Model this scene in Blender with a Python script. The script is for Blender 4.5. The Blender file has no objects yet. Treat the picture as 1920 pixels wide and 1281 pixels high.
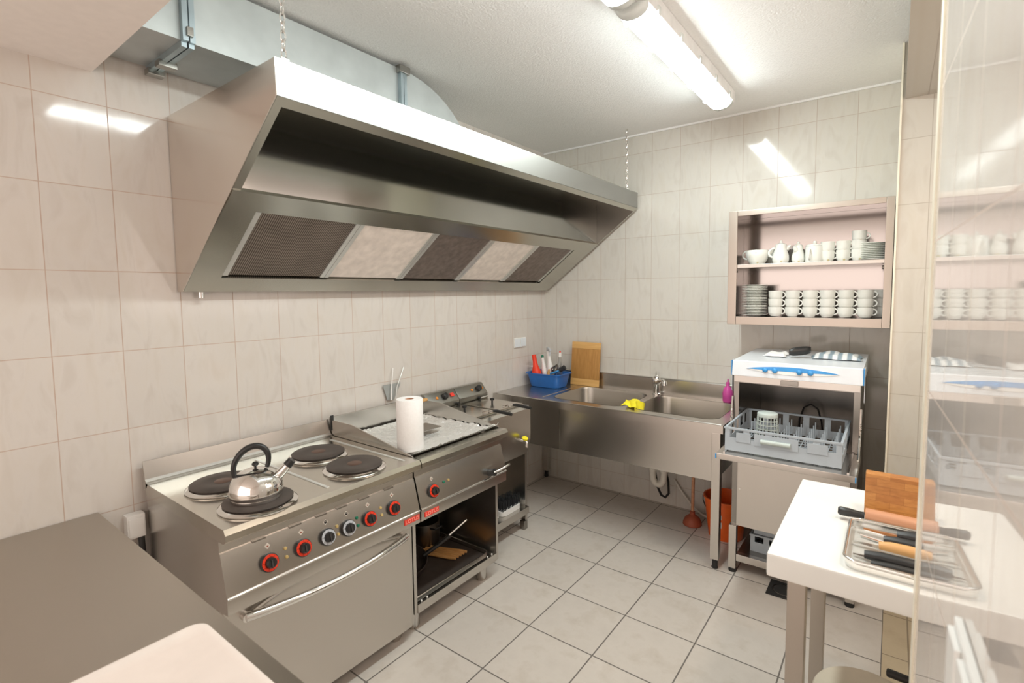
import bpy, bmesh, math, random
from math import sin, cos, pi, radians, hypot
from mathutils import Vector, Matrix

random.seed(7)
SC = bpy.context.scene
COL = SC.collection

# ------------------------------------------------------------------ camera
cam_d = bpy.data.cameras.new('camera')
cam = bpy.data.objects.new('camera', cam_d)
COL.objects.link(cam)
SC.camera = cam
CAM = Vector((2.309, -3.4686, 1.534))
YAW, PITCH, ROLL = -0.6407, -0.0728, -0.0101
_f = Vector((sin(YAW) * cos(PITCH), cos(YAW) * cos(PITCH), sin(PITCH)))
_r0 = Vector((cos(YAW), -sin(YAW), 0)); _u0 = _r0.cross(_f)
_r = _r0 * cos(ROLL) + _u0 * sin(ROLL); _u = -_r0 * sin(ROLL) + _u0 * cos(ROLL)
_m = Matrix((_r, _u, -_f)).transposed().to_4x4()
_m.translation = CAM
cam.matrix_world = _m
cam_d.sensor_fit = 'HORIZONTAL'; cam_d.sensor_width = 36.0
cam_d.lens = 36.0 * 944.514 / 1920
cam_d.shift_x = -12.05 / 1920
cam_d.shift_y = -22.75 / 1920
cam_d.clip_start = 0.02
cam_d.dof.use_dof = True
cam_d.dof.focus_distance = 2.6
cam_d.dof.aperture_fstop = 3.2

# ------------------------------------------------------------------ world (added warm fill, entering where walls are left open behind and at right), exposure, pendant lamp
W = bpy.data.worlds.new('world'); SC.world = W; W.use_nodes = True
W.node_tree.nodes['Background'].inputs[0].default_value = (1.0, 0.84, 0.75, 1)
W.node_tree.nodes['Background'].inputs[1].default_value = 1.2
vs = SC.view_settings
SC.display_settings.display_device = 'sRGB'
vs.view_transform = 'Standard'; vs.look = 'None'; vs.gamma = 1.0; vs.use_curve_mapping = False
vs.exposure = 0.74
SC.cycles.use_denoising = True
SC.cycles.max_bounces = 14; SC.cycles.diffuse_bounces = 7; SC.cycles.glossy_bounces = 7
SC.cycles.caustics_reflective = True; SC.cycles.caustics_refractive = False
SC.cycles.sample_clamp_indirect = 3.0
LAMP_STRENGTH = 22.0
# warm lamp hanging under the beam over the right-hand table (hidden behind the near wall)
wl = bpy.data.lights.new('warm_room_lamp', 'AREA'); wl.shape = 'DISK'; wl.size = 0.16
wl.energy = 4.5; wl.color = (1.0, 0.78, 0.60)
wlo = bpy.data.objects.new('warm_room_lamp', wl); COL.objects.link(wlo)
wlo.location = (2.62, -1.80, 2.26)

# ------------------------------------------------------------------ materials
def new_mat(name):
    m = bpy.data.materials.new(name); m.use_nodes = True
    nt = m.node_tree
    return m, nt, nt.nodes['Principled BSDF']

def N(nt, typ, **kw):
    n = nt.nodes.new(typ)
    for k, v in kw.items():
        setattr(n, k, v)
    return n

def coords(nt, scale=(1, 1, 1), loc=(0, 0, 0), rot=(0, 0, 0), kind='Object'):
    tc = N(nt, 'ShaderNodeTexCoord'); mp = N(nt, 'ShaderNodeMapping')
    mp.inputs['Scale'].default_value = scale; mp.inputs['Location'].default_value = loc; mp.inputs['Rotation'].default_value = rot
    nt.links.new(tc.outputs[kind], mp.inputs['Vector'])
    return mp.outputs['Vector']

def ramp(nt, fac, stops):
    r = N(nt, 'ShaderNodeValToRGB')
    e = r.color_ramp.elements
    while len(e) > 1: e.remove(e[-1])
    e[0].position = stops[0][0]; e[0].color = (*stops[0][1], 1)
    for p, c in stops[1:]:
        k = e.new(p); k.color = (*c, 1)
    nt.links.new(fac, r.inputs[0])
    return r.outputs[0]

def mixc(nt, fac, a, b, mode='MIX'):
    m = N(nt, 'ShaderNodeMix', data_type='RGBA', blend_type=mode)
    for s, v in ((0, fac), (6, a), (7, b)):
        if hasattr(v, 'links'): nt.links.new(v, m.inputs[s])
        elif s == 0: m.inputs[0].default_value = v
        else: m.inputs[s].default_value = (*v, 1)
    return m.outputs[2]

def bump(nt, b, h, strength=.2, dist=.01):
    bn = N(nt, 'ShaderNodeBump'); bn.inputs['Strength'].default_value = strength; bn.inputs['Distance'].default_value = dist
    nt.links.new(h, bn.inputs['Height']); nt.links.new(bn.outputs[0], b.inputs['Normal'])

def plain(name, col, rough=.5, metal=0.0, var=.06, scale=20, bumpy=0.0, spec=.5, **kw):
    """painted / plastic / cast surface with a slight procedural mottling"""
    m, nt, b = new_mat(name)
    no = N(nt, 'ShaderNodeTexNoise'); no.inputs['Scale'].default_value = scale; no.inputs['Detail'].default_value = 3
    nt.links.new(coords(nt), no.inputs['Vector'])
    lo = tuple(max(0, c * (1 - var)) for c in col); hi = tuple(min(1, c * (1 + var)) for c in col)
    nt.links.new(ramp(nt, no.outputs[0], [(.3, lo), (.7, hi)]), b.inputs['Base Color'])
    b.inputs['Roughness'].default_value = rough; b.inputs['Metallic'].default_value = metal
    b.inputs['Specular IOR Level'].default_value = spec
    if bumpy: bump(nt, b, no.outputs[0], bumpy, .005)
    for k, v in kw.items(): b.inputs[k.replace('_', ' ')].default_value = v
    return m

def steel(name, col=(.60, .575, .54), rough=.27, stretch=(2, 90, 90), var=.006, aniso=0.0, amp=.02):
    """brushed stainless steel; stretch is small along the brushing direction"""
    m, nt, b = new_mat(name)
    no = N(nt, 'ShaderNodeTexNoise'); no.inputs['Scale'].default_value = 3.0; no.inputs['Detail'].default_value = 4
    nt.links.new(coords(nt, tuple(max(.5, q / 15) for q in stretch)), no.inputs['Vector'])
    lo = tuple(c * (1 - var) for c in col); hi = tuple(min(1, c * (1 + var)) for c in col)
    nt.links.new(ramp(nt, no.outputs[0], [(.2, lo), (.8, hi)]), b.inputs['Base Color'])
    mr = N(nt, 'ShaderNodeMapRange'); mr.inputs[3].default_value = rough - .004; mr.inputs[4].default_value = rough + .004
    nt.links.new(no.outputs[0], mr.inputs[0]); nt.links.new(mr.outputs[0], b.inputs['Roughness'])
    b.inputs['Metallic'].default_value = 1
    return m

def tile_wall(name, axis, off, base=(.68, .64, .60), grout=(.53, .41, .34), bmp=.22, rough=.09):
    m, nt, b = new_mat(name)
    tc = N(nt, 'ShaderNodeNewGeometry'); sp = N(nt, 'ShaderNodeSeparateXYZ'); cb = N(nt, 'ShaderNodeCombineXYZ')
    nt.links.new(tc.outputs['Position'], sp.inputs[0])
    a1 = N(nt, 'ShaderNodeMath', operation='ADD'); a1.inputs[1].default_value = off + 20.0
    a2 = N(nt, 'ShaderNodeMath', operation='ADD'); a2.inputs[1].default_value = -1.3305 + .296 * 20
    nt.links.new(sp.outputs['xyz'.index(axis)], a1.inputs[0]); nt.links.new(sp.outputs[2], a2.inputs[0])
    nt.links.new(a1.outputs[0], cb.inputs[0]); nt.links.new(a2.outputs[0], cb.inputs[1])
    br = N(nt, 'ShaderNodeTexBrick', offset=0.0, squash=1.0)
    br.inputs['Scale'].default_value = 1.0; br.inputs['Brick Width'].default_value = .2; br.inputs['Row Height'].default_value = .296
    br.inputs['Mortar Size'].default_value = .0017; br.inputs['Mortar Smooth'].default_value = .25; br.inputs['Bias'].default_value = 0
    br.inputs['Color1'].default_value = (*[c * 1.01 for c in base], 1)
    br.inputs['Color2'].default_value = (*[c * .965 for c in base], 1)
    br.inputs['Mortar'].default_value = (*grout, 1)
    nt.links.new(cb.outputs[0], br.inputs['Vector'])
    # faint marbled veins, drawn out on the slant
    mp = N(nt, 'ShaderNodeMapping'); mp.inputs['Rotation'].default_value = (0, 0, .5); mp.inputs['Scale'].default_value = (9, 2.6, 1)
    nt.links.new(cb.outputs[0], mp.inputs['Vector'])
    no = N(nt, 'ShaderNodeTexNoise'); no.inputs['Scale'].default_value = 1.6; no.inputs['Detail'].default_value = 6; no.inputs['Distortion'].default_value = 1.2
    nt.links.new(mp.outputs[0], no.inputs['Vector'])
    vein = ramp(nt, no.outputs[0], [(.30, (.93, .915, .90)), (.48, (1, 1, 1)), (.56, (1, .995, .985)), (.8, (.95, .93, .90))])
    nt.links.new(mixc(nt, 1.0, br.outputs['Color'], vein, 'MULTIPLY'), b.inputs['Base Color'])
    inv = N(nt, 'ShaderNodeMath', operation='SUBTRACT'); inv.inputs[0].default_value = 1; nt.links.new(br.outputs['Fac'], inv.inputs[1])
    n2 = N(nt, 'ShaderNodeTexNoise'); n2.inputs['Scale'].default_value = 5.0; n2.inputs['Detail'].default_value = 1
    nt.links.new(cb.outputs[0], n2.inputs['Vector'])
    ad = N(nt, 'ShaderNodeMath', operation='MULTIPLY_ADD'); ad.inputs[1].default_value = .55
    nt.links.new(n2.outputs[0], ad.inputs[0]); nt.links.new(inv.outputs[0], ad.inputs[2])
    bump(nt, b, ad.outputs[0], bmp, .0022)
    rr = N(nt, 'ShaderNodeMapRange'); rr.inputs[3].default_value = rough; rr.inputs[4].default_value = .6
    nt.links.new(br.outputs['Fac'], rr.inputs[0]); nt.links.new(rr.outputs[0], b.inputs['Roughness'])
    b.inputs['IOR'].default_value = 1.5
    return m

def tile_floor(name, base=(.64, .595, .545), grout=(.17, .155, .14), size=.3273, off=(.3558, -.359)):
    m, nt, b = new_mat(name)
    tc = N(nt, 'ShaderNodeNewGeometry'); mp = N(nt, 'ShaderNodeMapping', vector_type='POINT')
    mp.inputs['Location'].default_value = (-off[0] + size * 30, -off[1] + size * 30, 0)
    nt.links.new(tc.outputs['Position'], mp.inputs[0])
    br = N(nt, 'ShaderNodeTexBrick', offset=0.0, squash=1.0)
    br.inputs['Scale'].default_value = 1.0; br.inputs['Brick Width'].default_value = size; br.inputs['Row Height'].default_value = size
    br.inputs['Mortar Size'].default_value = .0032; br.inputs['Mortar Smooth'].default_value = .15; br.inputs['Bias'].default_value = 0
    br.inputs['Color1'].default_value = (*[c * 1.02 for c in base], 1); br.inputs['Color2'].default_value = (*[c * .95 for c in base], 1)
    br.inputs['Mortar'].default_value = (*grout, 1)
    nt.links.new(mp.outputs[0], br.inputs['Vector'])
    no = N(nt, 'ShaderNodeTexNoise'); no.inputs['Scale'].default_value = 7; no.inputs['Detail'].default_value = 8; no.inputs['Roughness'].default_value = .65
    nt.links.new(mp.outputs[0], no.inputs['Vector'])
    mot = ramp(nt, no.outputs[0], [(.3, (.88, .86, .83)), (.5, (1, 1, 1)), (.75, (.93, .925, .92))])
    nt.links.new(mixc(nt, 1.0, br.outputs['Color'], mot, 'MULTIPLY'), b.inputs['Base Color'])
    inv = N(nt, 'ShaderNodeMath', operation='SUBTRACT'); inv.inputs[0].default_value = 1; nt.links.new(br.outputs['Fac'], inv.inputs[1])
    ad = N(nt, 'ShaderNodeMath', operation='MULTIPLY_ADD'); ad.inputs[1].default_value = .25
    nt.links.new(no.outputs[0], ad.inputs[0]); nt.links.new(inv.outputs[0], ad.inputs[2])
    bump(nt, b, ad.outputs[0], .25, .003)
    b.inputs['Roughness'].default_value = .34
    return m

def wood(name, c1, c2, axis_scale=(30, 30, 2), rough=.45):
    m, nt, b = new_mat(name)
    v = coords(nt, axis_scale)
    no = N(nt, 'ShaderNodeTexNoise'); no.inputs['Scale'].default_value = 1.5; no.inputs['Detail'].default_value = 6; no.inputs['Distortion'].default_value = .6
    nt.links.new(v, no.inputs['Vector'])
    nt.links.new(ramp(nt, no.outputs[0], [(.3, c1), (.7, c2)]), b.inputs['Base Color'])
    b.inputs['Roughness'].default_value = rough
    bump(nt, b, no.outputs[0], .1, .002)
    return m

def block_wood(name, c1, c2, c3):
    """end-grain butcher block look"""
    m, nt, b = new_mat(name)
    tc = coords(nt, (1, 1, 1), (5, 5, 5), (pi / 2, 0, 0))
    br = N(nt, 'ShaderNodeTexBrick', offset=.5); br.inputs['Scale'].default_value = 1; br.inputs['Brick Width'].default_value = .07; br.inputs['Row Height'].default_value = .022
    br.inputs['Mortar Size'].default_value = .0004; br.inputs['Color1'].default_value = (*c1, 1); br.inputs['Color2'].default_value = (*c2, 1); br.inputs['Mortar'].default_value = (*c3, 1)
    nt.links.new(tc, br.inputs['Vector'])
    no = N(nt, 'ShaderNodeTexNoise'); no.inputs['Scale'].default_value = 40; nt.links.new(coords(nt, (1, 4, 4)), no.inputs['Vector'])
    mot = ramp(nt, no.outputs[0], [(.3, (.8, .75, .7)), (.7, (1, 1, 1))])
    nt.links.new(mixc(nt, 1.0, br.outputs[0], mot, 'MULTIPLY'), b.inputs['Base Color'])
    b.inputs['Roughness'].default_value = .4
    return m

def emit(name, col, s):
    m, nt, b = new_mat(name)
    b.inputs['Base Color'].default_value = (.9, .9, .9, 1); b.inputs['Roughness'].default_value = .3
    m.cycles.emission_sampling = 'FRONT'
    b.inputs['Emission Color'].default_value = (*col, 1); b.inputs['Emission Strength'].default_value = s
    no = N(nt, 'ShaderNodeTexNoise'); no.inputs['Scale'].default_value = 4; nt.links.new(coords(nt), no.inputs['Vector'])
    nt.links.new(ramp(nt, no.outputs[0], [(.3, (.86, .86, .86)), (.7, (.92, .92, .92))]), b.inputs['Base Color'])
    return m

def ribs(name, c1, c2, freq, axis='y', metal=.8, rough=.4, blotch=.25):
    m, nt, b = new_mat(name)
    wv = N(nt, 'ShaderNodeTexWave', wave_type='BANDS', bands_direction=axis.upper()); wv.inputs['Scale'].default_value = freq
    nt.links.new(coords(nt), wv.inputs['Vector'])
    no = N(nt, 'ShaderNodeTexNoise'); no.inputs['Scale'].default_value = 9; no.inputs['Detail'].default_value = 5; nt.links.new(coords(nt), no.inputs['Vector'])
    col = ramp(nt, wv.outputs[1], [(.25, c1), (.75, c2)])
    bl = ramp(nt, no.outputs[0], [(.3, (1 - blotch,) * 3), (.7, (1, 1, 1))])
    nt.links.new(mixc(nt, 1.0, col, bl, 'MULTIPLY'), b.inputs['Base Color'])
    b.inputs['Metallic'].default_value = metal; b.inputs['Roughness'].default_value = rough
    bump(nt, b, wv.outputs[1], .4, .003)
    return m

def glassy(name, col, rough=.1):
    m, nt, b = new_mat(name)
    b.inputs['Transmission Weight'].default_value = .9; b.inputs['Roughness'].default_value = rough; b.inputs['IOR'].default_value = 1.45
    no = N(nt, 'ShaderNodeTexNoise'); no.inputs['Scale'].default_value = 8; nt.links.new(coords(nt), no.inputs['Vector'])
    nt.links.new(ramp(nt, no.outputs[0], [(.3, tuple(c * .96 for c in col)), (.7, col)]), b.inputs['Base Color'])
    return m

M = {}
M['tile_left'] = tile_wall('cream_tile_left', 'y', 3.049)
M['tile_back'] = tile_wall('cream_tile_back', 'x', -.1105, base=(.68, .66, .612), grout=(.50, .43, .37))
M['tile_near'] = tile_wall('cream_tile_near', 'y', 2.19, base=(.69, .64, .60), grout=(.62, .52, .46), bmp=.05, rough=.03)
M['tile_column'] = tile_wall('cream_tile_column', 'x', -.02, base=(.60, .58, .52), grout=(.42, .39, .33))
M['floor'] = tile_floor('beige_floor_tile')
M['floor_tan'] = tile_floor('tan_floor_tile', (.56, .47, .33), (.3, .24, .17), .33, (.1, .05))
M['plaster'] = plain('rough_white_plaster', (.94, .945, .94), .9, 0, .03, 130, .7)
M['smooth_plaster'] = plain('smooth_white_paint', (.82, .775, .74), .8, 0, .02, 30, .05)
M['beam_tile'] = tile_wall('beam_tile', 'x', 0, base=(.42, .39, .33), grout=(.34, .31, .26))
M['trim'] = plain('ivory_corner_trim', (.85, .80, .66), .35)
M['steel'] = steel('brushed_steel')
M['steel_v'] = steel('brushed_steel_vertical', stretch=(90, 90, 2))
M['steel_x'] = steel('brushed_steel_along', stretch=(90, 2, 90))
M['steel_door'] = steel('brushed_steel_door', (.62, .59, .55), .36, (90, 2, 90))
M['steel_dark'] = steel('dark_steel', (.34, .325, .30), .3)
M['steel_top'] = steel('worktop_steel', (.46, .42, .37), .33, (2, 60, 60))
M['steel_hood'] = steel('hood_steel', (.52, .51, .46), .24, (90, 2, 90), amp=.012)
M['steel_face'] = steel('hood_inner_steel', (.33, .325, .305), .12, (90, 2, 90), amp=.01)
M['steel_side'] = steel('hood_side_steel', (.74, .69, .64), .17, (90, 90, 2))
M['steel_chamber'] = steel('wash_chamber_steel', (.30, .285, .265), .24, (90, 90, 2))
M['steel_head'] = steel('fryer_head_steel', (.36, .35, .32), .3)
M['steel_bowl'] = steel('sink_bowl_steel', (.46, .44, .40), .3)
M['steel_leg'] = steel('table_leg_steel', (.48, .43, .38), .32, (90, 90, 2))
M['steel_cab'] = steel('cabinet_steel', (.50, .47, .455), .13)
M['steel_band'] = steel('hood_band_steel', (.36, .36, .345), .42, (90, 2, 90))
M['chrome'] = steel('chrome', (.80, .79, .77), .06, (3, 3, 3), .02, amp=0.0)
M['hob_steel'] = steel('hob_steel', (.62, .60, .55), .20, (90, 2, 90), amp=.012)
M['galv'] = plain('galvanised_sheet', (.52, .55, .55), .5, .8, .10, 6)
M['galv_strip'] = plain('galvanised_profile', (.42, .50, .54), .35, .85, .1, 12)
M['alu'] = plain('aluminium_strip', (.72, .74, .72), .35, .6, .05, 30)
M['black'] = plain('black_plastic', (.018, .018, .018), .35)
M['black_rubber'] = plain('black_rubber', (.02, .02, .02), .7)
M['iron'] = plain('cast_iron_plate', (.075, .060, .052), .55, .3, .18, 14, .15)
M['iron_centre'] = plain('cast_iron_worn_centre', (.13, .075, .055), .5, .4, .25, 18)
M['red'] = plain('red_plastic', (.85, .045, .012), .4)
M['badge_red'] = plain('badge_red', (.80, .05, .03), .4)
M['badge_text'] = plain('badge_letters', (.95, .42, .34), .4)
M['grey_ring'] = plain('grey_dial', (.55, .58, .62), .4)
M['white_sticker'] = plain('white_marking', (.85, .83, .78), .5)
M['green'] = plain('green_lamp', (.01, .16, .09), .25)
M['amber'] = plain('amber_lamp', (.55, .40, .16), .25)
M['orange_lamp'] = plain('orange_lamp', (.85, .30, .04), .3)
M['porcelain'] = plain('white_porcelain', (.88, .90, .86), .12, 0, .02)
M['porcelain_floral'] = None
M['white_plastic'] = plain('white_plastic', (.86, .86, .84), .3, 0, .02)
M['white_laminate'] = plain('white_top', (.86, .86, .83), .3, 0, .03, 5)
M['white_board'] = plain('cream_white_board', (.84, .77, .72), .4, 0, .02)
M['paper'] = plain('paper_towel', (.90, .89, .88), .9, 0, .02, 90, .15)
M['foil'] = plain('aluminium_foil', (.90, .90, .88), .3, .55, .02, 60, .5)
M['foil'].node_tree.nodes['Bump'].inputs['Distance'].default_value = .02
M['blue'] = plain('blue_plastic', (.022, .15, .50), .35, 0, .05)
M['light_blue'] = plain('blue_trim', (.05, .32, .72), .35)
M['pink'] = plain('pink_soap', (.75, .10, .42), .2)
M['yellow'] = plain('yellow_cloth', (.93, .80, .03), .9, 0, .08, 60, .3)
M['orange'] = plain('orange_bucket', (.88, .14, .015), .4, 0, .05)
M['rubber_red'] = plain('red_rubber', (.36, .085, .04), .55)
M['pipe_white'] = plain('white_pipe', (.70, .67, .60), .45)
M['rack'] = plain('grey_blue_plastic', (.43, .49, .545), .45, 0, .04)
M['basket'] = plain('pale_grey_plastic', (.50, .57, .55), .45)
M['dish_white'] = plain('white_enamel', (.78, .83, .88), .25, 0, .02)
M['bamboo'] = wood('bamboo', (.42, .20, .05), (.54, .28, .08), (60, 60, 3))
M['bamboo_end'] = wood('bamboo_pale_end', (.68, .38, .12), (.78, .48, .18), (3, 60, 60))
M['block'] = block_wood('chopping_block', (.42, .17, .04), (.55, .26, .07), (.30, .12, .03))
M['pin_wood'] = wood('rolling_pin_wood', (.50, .24, .13), (.62, .33, .19), (3, 40, 40))
M['pale_wood'] = wood('pale_wood', (.58, .30, .10), (.72, .42, .17), (4, 40, 40))
M['bristle'] = plain('black_bristles', (.02, .022, .025), .8)
M['bin'] = plain('translucent_beige_plastic', (.66, .60, .49), .35, 0, .03)
M['tea_cloth'] = ribs('striped_cloth', (.28, .36, .42), (.82, .84, .84), 7.5, 'x', 0, .9, .05)
M['white_cloth'] = plain('white_cloth', (.84, .84, .83), .9, 0, .04, 50, .2)
M['filter_dark'] = ribs('honeycomb_filter_dark', (.10, .08, .065), (.36, .31, .27), 38, 'y', .5, .5)
M['filter_fine'] = plain('filter_mesh_brown', (.24, .20, .18), .5, .5, .2, 30, .2)
M['filter_lit'] = plain('filter_mesh_lit', (.88, .82, .77), .6, 0, .10, 24, .25)  # same mesh as the dark filters; bright reflection put into the base colour
M['lamp'] = emit('lamp_diffuser', (.92, 1.0, .975), LAMP_STRENGTH)
M['lamp_end'] = plain('clear_lamp_end', (.80, .84, .83), .2, 0, .03)
M['lamp_base'] = plain('lamp_housing', (.9, .9, .9), .4)
M['clear'] = glassy('clear_plastic', (.92, .94, .93))
M['shadow_gap'] = plain('dark_cavity_sheet', (.10, .105, .10), .35, .7)

def floral():
    m, nt, b = new_mat('floral_porcelain')
    vo = N(nt, 'ShaderNodeTexVoronoi'); vo.inputs['Scale'].default_value = 36
    nt.links.new(coords(nt), vo.inputs['Vector'])
    fac = ramp(nt, vo.outputs['Distance'], [(.16, (1, 1, 1)), (.26, (0, 0, 0))])
    no = N(nt, 'ShaderNodeTexNoise'); no.inputs['Scale'].default_value = 22; nt.links.new(coords(nt), no.inputs['Vector'])
    colr = ramp(nt, no.outputs[0], [(.35, (.42, .52, .50)), (.5, (.87, .89, .85)), (.62, (.70, .62, .35))])
    nt.links.new(mixc(nt, fac, (.87, .89, .85), colr), b.inputs['Base Color'])
    b.inputs['Roughness'].default_value = .12
    return m
M['porcelain_floral'] = floral()

# ------------------------------------------------------------------ mesh builder
class MB:
    def __init__(self):
        self.bm = bmesh.new(); self.flat = False; self.bev = False

    def _bevel(self, verts, w, seg=2):
        self.bev = True
        es = {e for v in verts for e in v.link_edges}
        bmesh.ops.bevel(self.bm, geom=list(es), offset=w, segments=seg, affect='EDGES', profile=.6)

    def hexa(self, p, bevel=0):
        v = [self.bm.verts.new(q) for q in p]
        for f in ((0, 3, 2, 1), (4, 5, 6, 7), (0, 1, 5, 4), (1, 2, 6, 5), (2, 3, 7, 6), (3, 0, 4, 7)):
            self.bm.faces.new([v[i] for i in f])
        if bevel: self._bevel(v, bevel)
        return self

    def box(self, x0, x1, y0, y1, z0, z1, bevel=0):
        return self.hexa([(x0, y0, z0), (x1, y0, z0), (x1, y1, z0), (x0, y1, z0), (x0, y0, z1), (x1, y0, z1), (x1, y1, z1), (x0, y1, z1)], bevel)

    def prism(self, poly, axis, a, b, bevel=0):
        """poly: 2-D outline in the two remaining axes (xz for axis y, yz for axis x, xy for axis z)"""
        self.flat = True
        def P(u, v, t):
            return {'x': (t, u, v), 'y': (u, t, v), 'z': (u, v, t)}[axis]
        A = [self.bm.verts.new(P(u, v, a)) for u, v in poly]; B = [self.bm.verts.new(P(u, v, b)) for u, v in poly]
        n = len(poly)
        self.bm.faces.new(A[::-1]); self.bm.faces.new(B)
        for i in range(n):
            self.bm.faces.new((A[i], A[(i + 1) % n], B[(i + 1) % n], B[i]))
        if bevel: self._bevel(A + B, bevel)
        return self

    def ring_loft(self, rings, cap0=True, cap1=True, closed=False):
        R = [[self.bm.verts.new(p) for p in r] for r in rings]
        n = len(R[0])
        pairs = list(zip(R[:-1], R[1:])) + ([(R[-1], R[0])] if closed else [])
        for a, b in pairs:
            for i in range(n):
                self.bm.faces.new((a[i], a[(i + 1) % n], b[(i + 1) % n], b[i]))
        if not closed:
            if cap0: self.bm.faces.new(R[0][::-1])
            if cap1: self.bm.faces.new(R[-1])
        return self

    def lathe(self, prof, c=(0, 0, 0), n=24, axis=(0, 0, 1), cap0=True, cap1=True):
        ax = Vector(axis).normalized(); q = Vector((0, 0, 1)).rotation_difference(ax); c = Vector(c)
        rings = []
        for r, z in prof:
            r = max(r, 1e-4)
            rings.append([c + q @ Vector((r * cos(2 * pi * i / n), r * sin(2 * pi * i / n), z)) for i in range(n)])
        return self.ring_loft(rings, cap0, cap1)

    def cyl(self, p0, p1, r0, r1=None, n=16):
        p0, p1 = Vector(p0), Vector(p1); d = p1 - p0
        return self.lathe([(r0, 0), (r0 if r1 is None else r1, d.length)], p0, n, d)

    def tube(self, pts, r, n=8, closed=False, flat=1.0):
        pts = [Vector(p) for p in pts]; k = len(pts); rs = r if isinstance(r, (list, tuple)) else [r] * k
        rings = []; up = None
        for i, p in enumerate(pts):
            if closed: t = pts[(i + 1) % k] - pts[i - 1]
            else: t = pts[min(i + 1, k - 1)] - pts[max(i - 1, 0)]
            t.normalize()
            if up is None:
                up = t.orthogonal().normalized()
            up = (up - t * up.dot(t)).normalized()
            s = t.cross(up)
            rings.append([p + up * rs[i] * cos(2 * pi * j / n) + s * rs[i] * flat * sin(2 * pi * j / n) for j in range(n)])
        return self.ring_loft(rings, closed=closed)

    def sphere(self, c, r, n=14, sz=1.0):
        prof = [(r * sin(pi * i / 8), -r * sz * cos(pi * i / 8)) for i in range(9)]
        return self.lathe(prof, c, n)

    def sheet(self, P, nu, nv, th=0.0):
        """P(u,v) surface, optionally given a thickness along +offset vector th"""
        V = [[self.bm.verts.new(P(i / nu, j / nv)) for j in range(nv + 1)] for i in range(nu + 1)]
        for i in range(nu):
            for j in range(nv):
                self.bm.faces.new((V[i][j], V[i + 1][j], V[i + 1][j + 1], V[i][j + 1]))
        if th:
            self.bm.normal_update()
            bmesh.ops.solidify(self.bm, geom=self.bm.faces[:], thickness=th)
        return self

    def build(self, name, mat, parent=None, ang=None, fix=True):
        if ang is None: ang = 28 if self.flat else 50
        if fix: bmesh.ops.recalc_face_normals(self.bm, faces=self.bm.faces[:])
        me = bpy.data.meshes.new(name)
        off = Vector((0, 0, 0)); p = parent
        while p is not None:
            off += p.location; p = p.parent
        if off.length: bmesh.ops.translate(self.bm, verts=self.bm.verts[:], vec=-off)
        self.bm.to_mesh(me); self.bm.free()
        for f in me.polygons: f.use_smooth = True
        me.set_sharp_from_angle(angle=radians(ang))
        mats = mat if isinstance(mat, (list, tuple)) else [mat]
        for q in mats: me.materials.append(M[q] if isinstance(q, str) else q)
        o = bpy.data.objects.new(name, me); COL.objects.link(o)
        if parent is not None: o.parent = parent
        if self.bev and not self.flat:      # keeps large faces flat beside their rounded edges
            wn = o.modifiers.new('weighted_normal', 'WEIGHTED_NORMAL'); wn.keep_sharp = True
        return o

def tag(o, label, cat, group=None, kind=None):
    o['label'] = label; o['category'] = cat
    if group: o['group'] = group
    if kind: o['kind'] = kind
    return o

def thing(name, label, cat, loc=(0, 0, 0), group=None):
    o = bpy.data.objects.new(name, None); o.empty_display_size = .05
    COL.objects.link(o); o.location = loc
    return tag(o, label, cat, group)

def struct(name, mb, mat, parent=None, label=None):
    o = mb.build(name, mat, parent)
    o['kind'] = 'structure'
    if label: o['label'] = label
    return o

def dup(src, loc, label, rz=0.0):
    r = src.copy(); COL.objects.link(r); r.location = loc; r.rotation_euler = (0, 0, rz); r['label'] = label
    for ch in list(src.children):
        c = ch.copy(); COL.objects.link(c); c.parent = r
        for g in list(ch.children):
            d = g.copy(); COL.objects.link(d); d.parent = c
    return r

ORD = ['first', 'second', 'third', 'fourth', 'fifth', 'sixth', 'seventh', 'eighth', 'ninth', 'tenth', 'eleventh', 'twelfth', 'thirteenth',
       'fourteenth', 'fifteenth', 'sixteenth', 'seventeenth', 'eighteenth', 'nineteenth', 'twentieth']

def rrect(x0, x1, y0, y1, r, k=6):
    out = []
    for cx, cy, a in ((x1 - r, y1 - r, 0), (x0 + r, y1 - r, 90), (x0 + r, y0 + r, 180), (x1 - r, y0 + r, 270)):
        for i in range(k + 1):
            t = radians(a + 90 * i / k); out.append((cx + r * cos(t), cy + r * sin(t)))
    return out

# ================================================================== THE ROOM
H = 2.65
struct('floor', MB().box(-.1, 2.32, -5, .1, -.1, 0), 'floor')
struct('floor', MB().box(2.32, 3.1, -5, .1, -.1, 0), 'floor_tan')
struct('ceiling', MB().box(-.1, 3.1, -2.885, .1, H, H + .1), 'plaster')
struct('ceiling', MB().box(-.1, 3.1, -5, -2.885, 2.33, H + .1), 'smooth_plaster')
struct('wall_left', MB().box(-.1, 0, -5, .1, 0, H), 'tile_left')
struct('wall_back', MB().box(0, 2.9, 0, .1, 0, H), 'tile_back')
struct('wall_right', MB().box(2.9, 3.0, -.5, 0, 0, H), 'tile_near')
struct('wall_right', MB().box(2.9, 3.0, -5, -.501, 0, 1.35), 'tile_near')  # unseen; height shaped to darken range panel reflections and let world fill in above
struct('column', MB().box(2.307, 2.9, -.5, -.0005, 0, H - .0005), 'tile_column', label='tiled column at the right end of the back wall')
struct('trim_1', MB().box(2.300, 2.308, -.512, -.0005, 0, H - .001, .002), 'trim')
struct('ceiling_beam', MB().box(2.318, 2.9, -2.16, -.501, 2.40, H - .0005), 'beam_tile', label='dark tiled beam between column and near wall')
_k = .0454
struct('wall_right', MB().prism([(2.369, -2.15), (2.498, -4.999), (2.899, -4.999), (2.899, -2.15)], 'z', 0, H - .001), 'tile_near')
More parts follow.
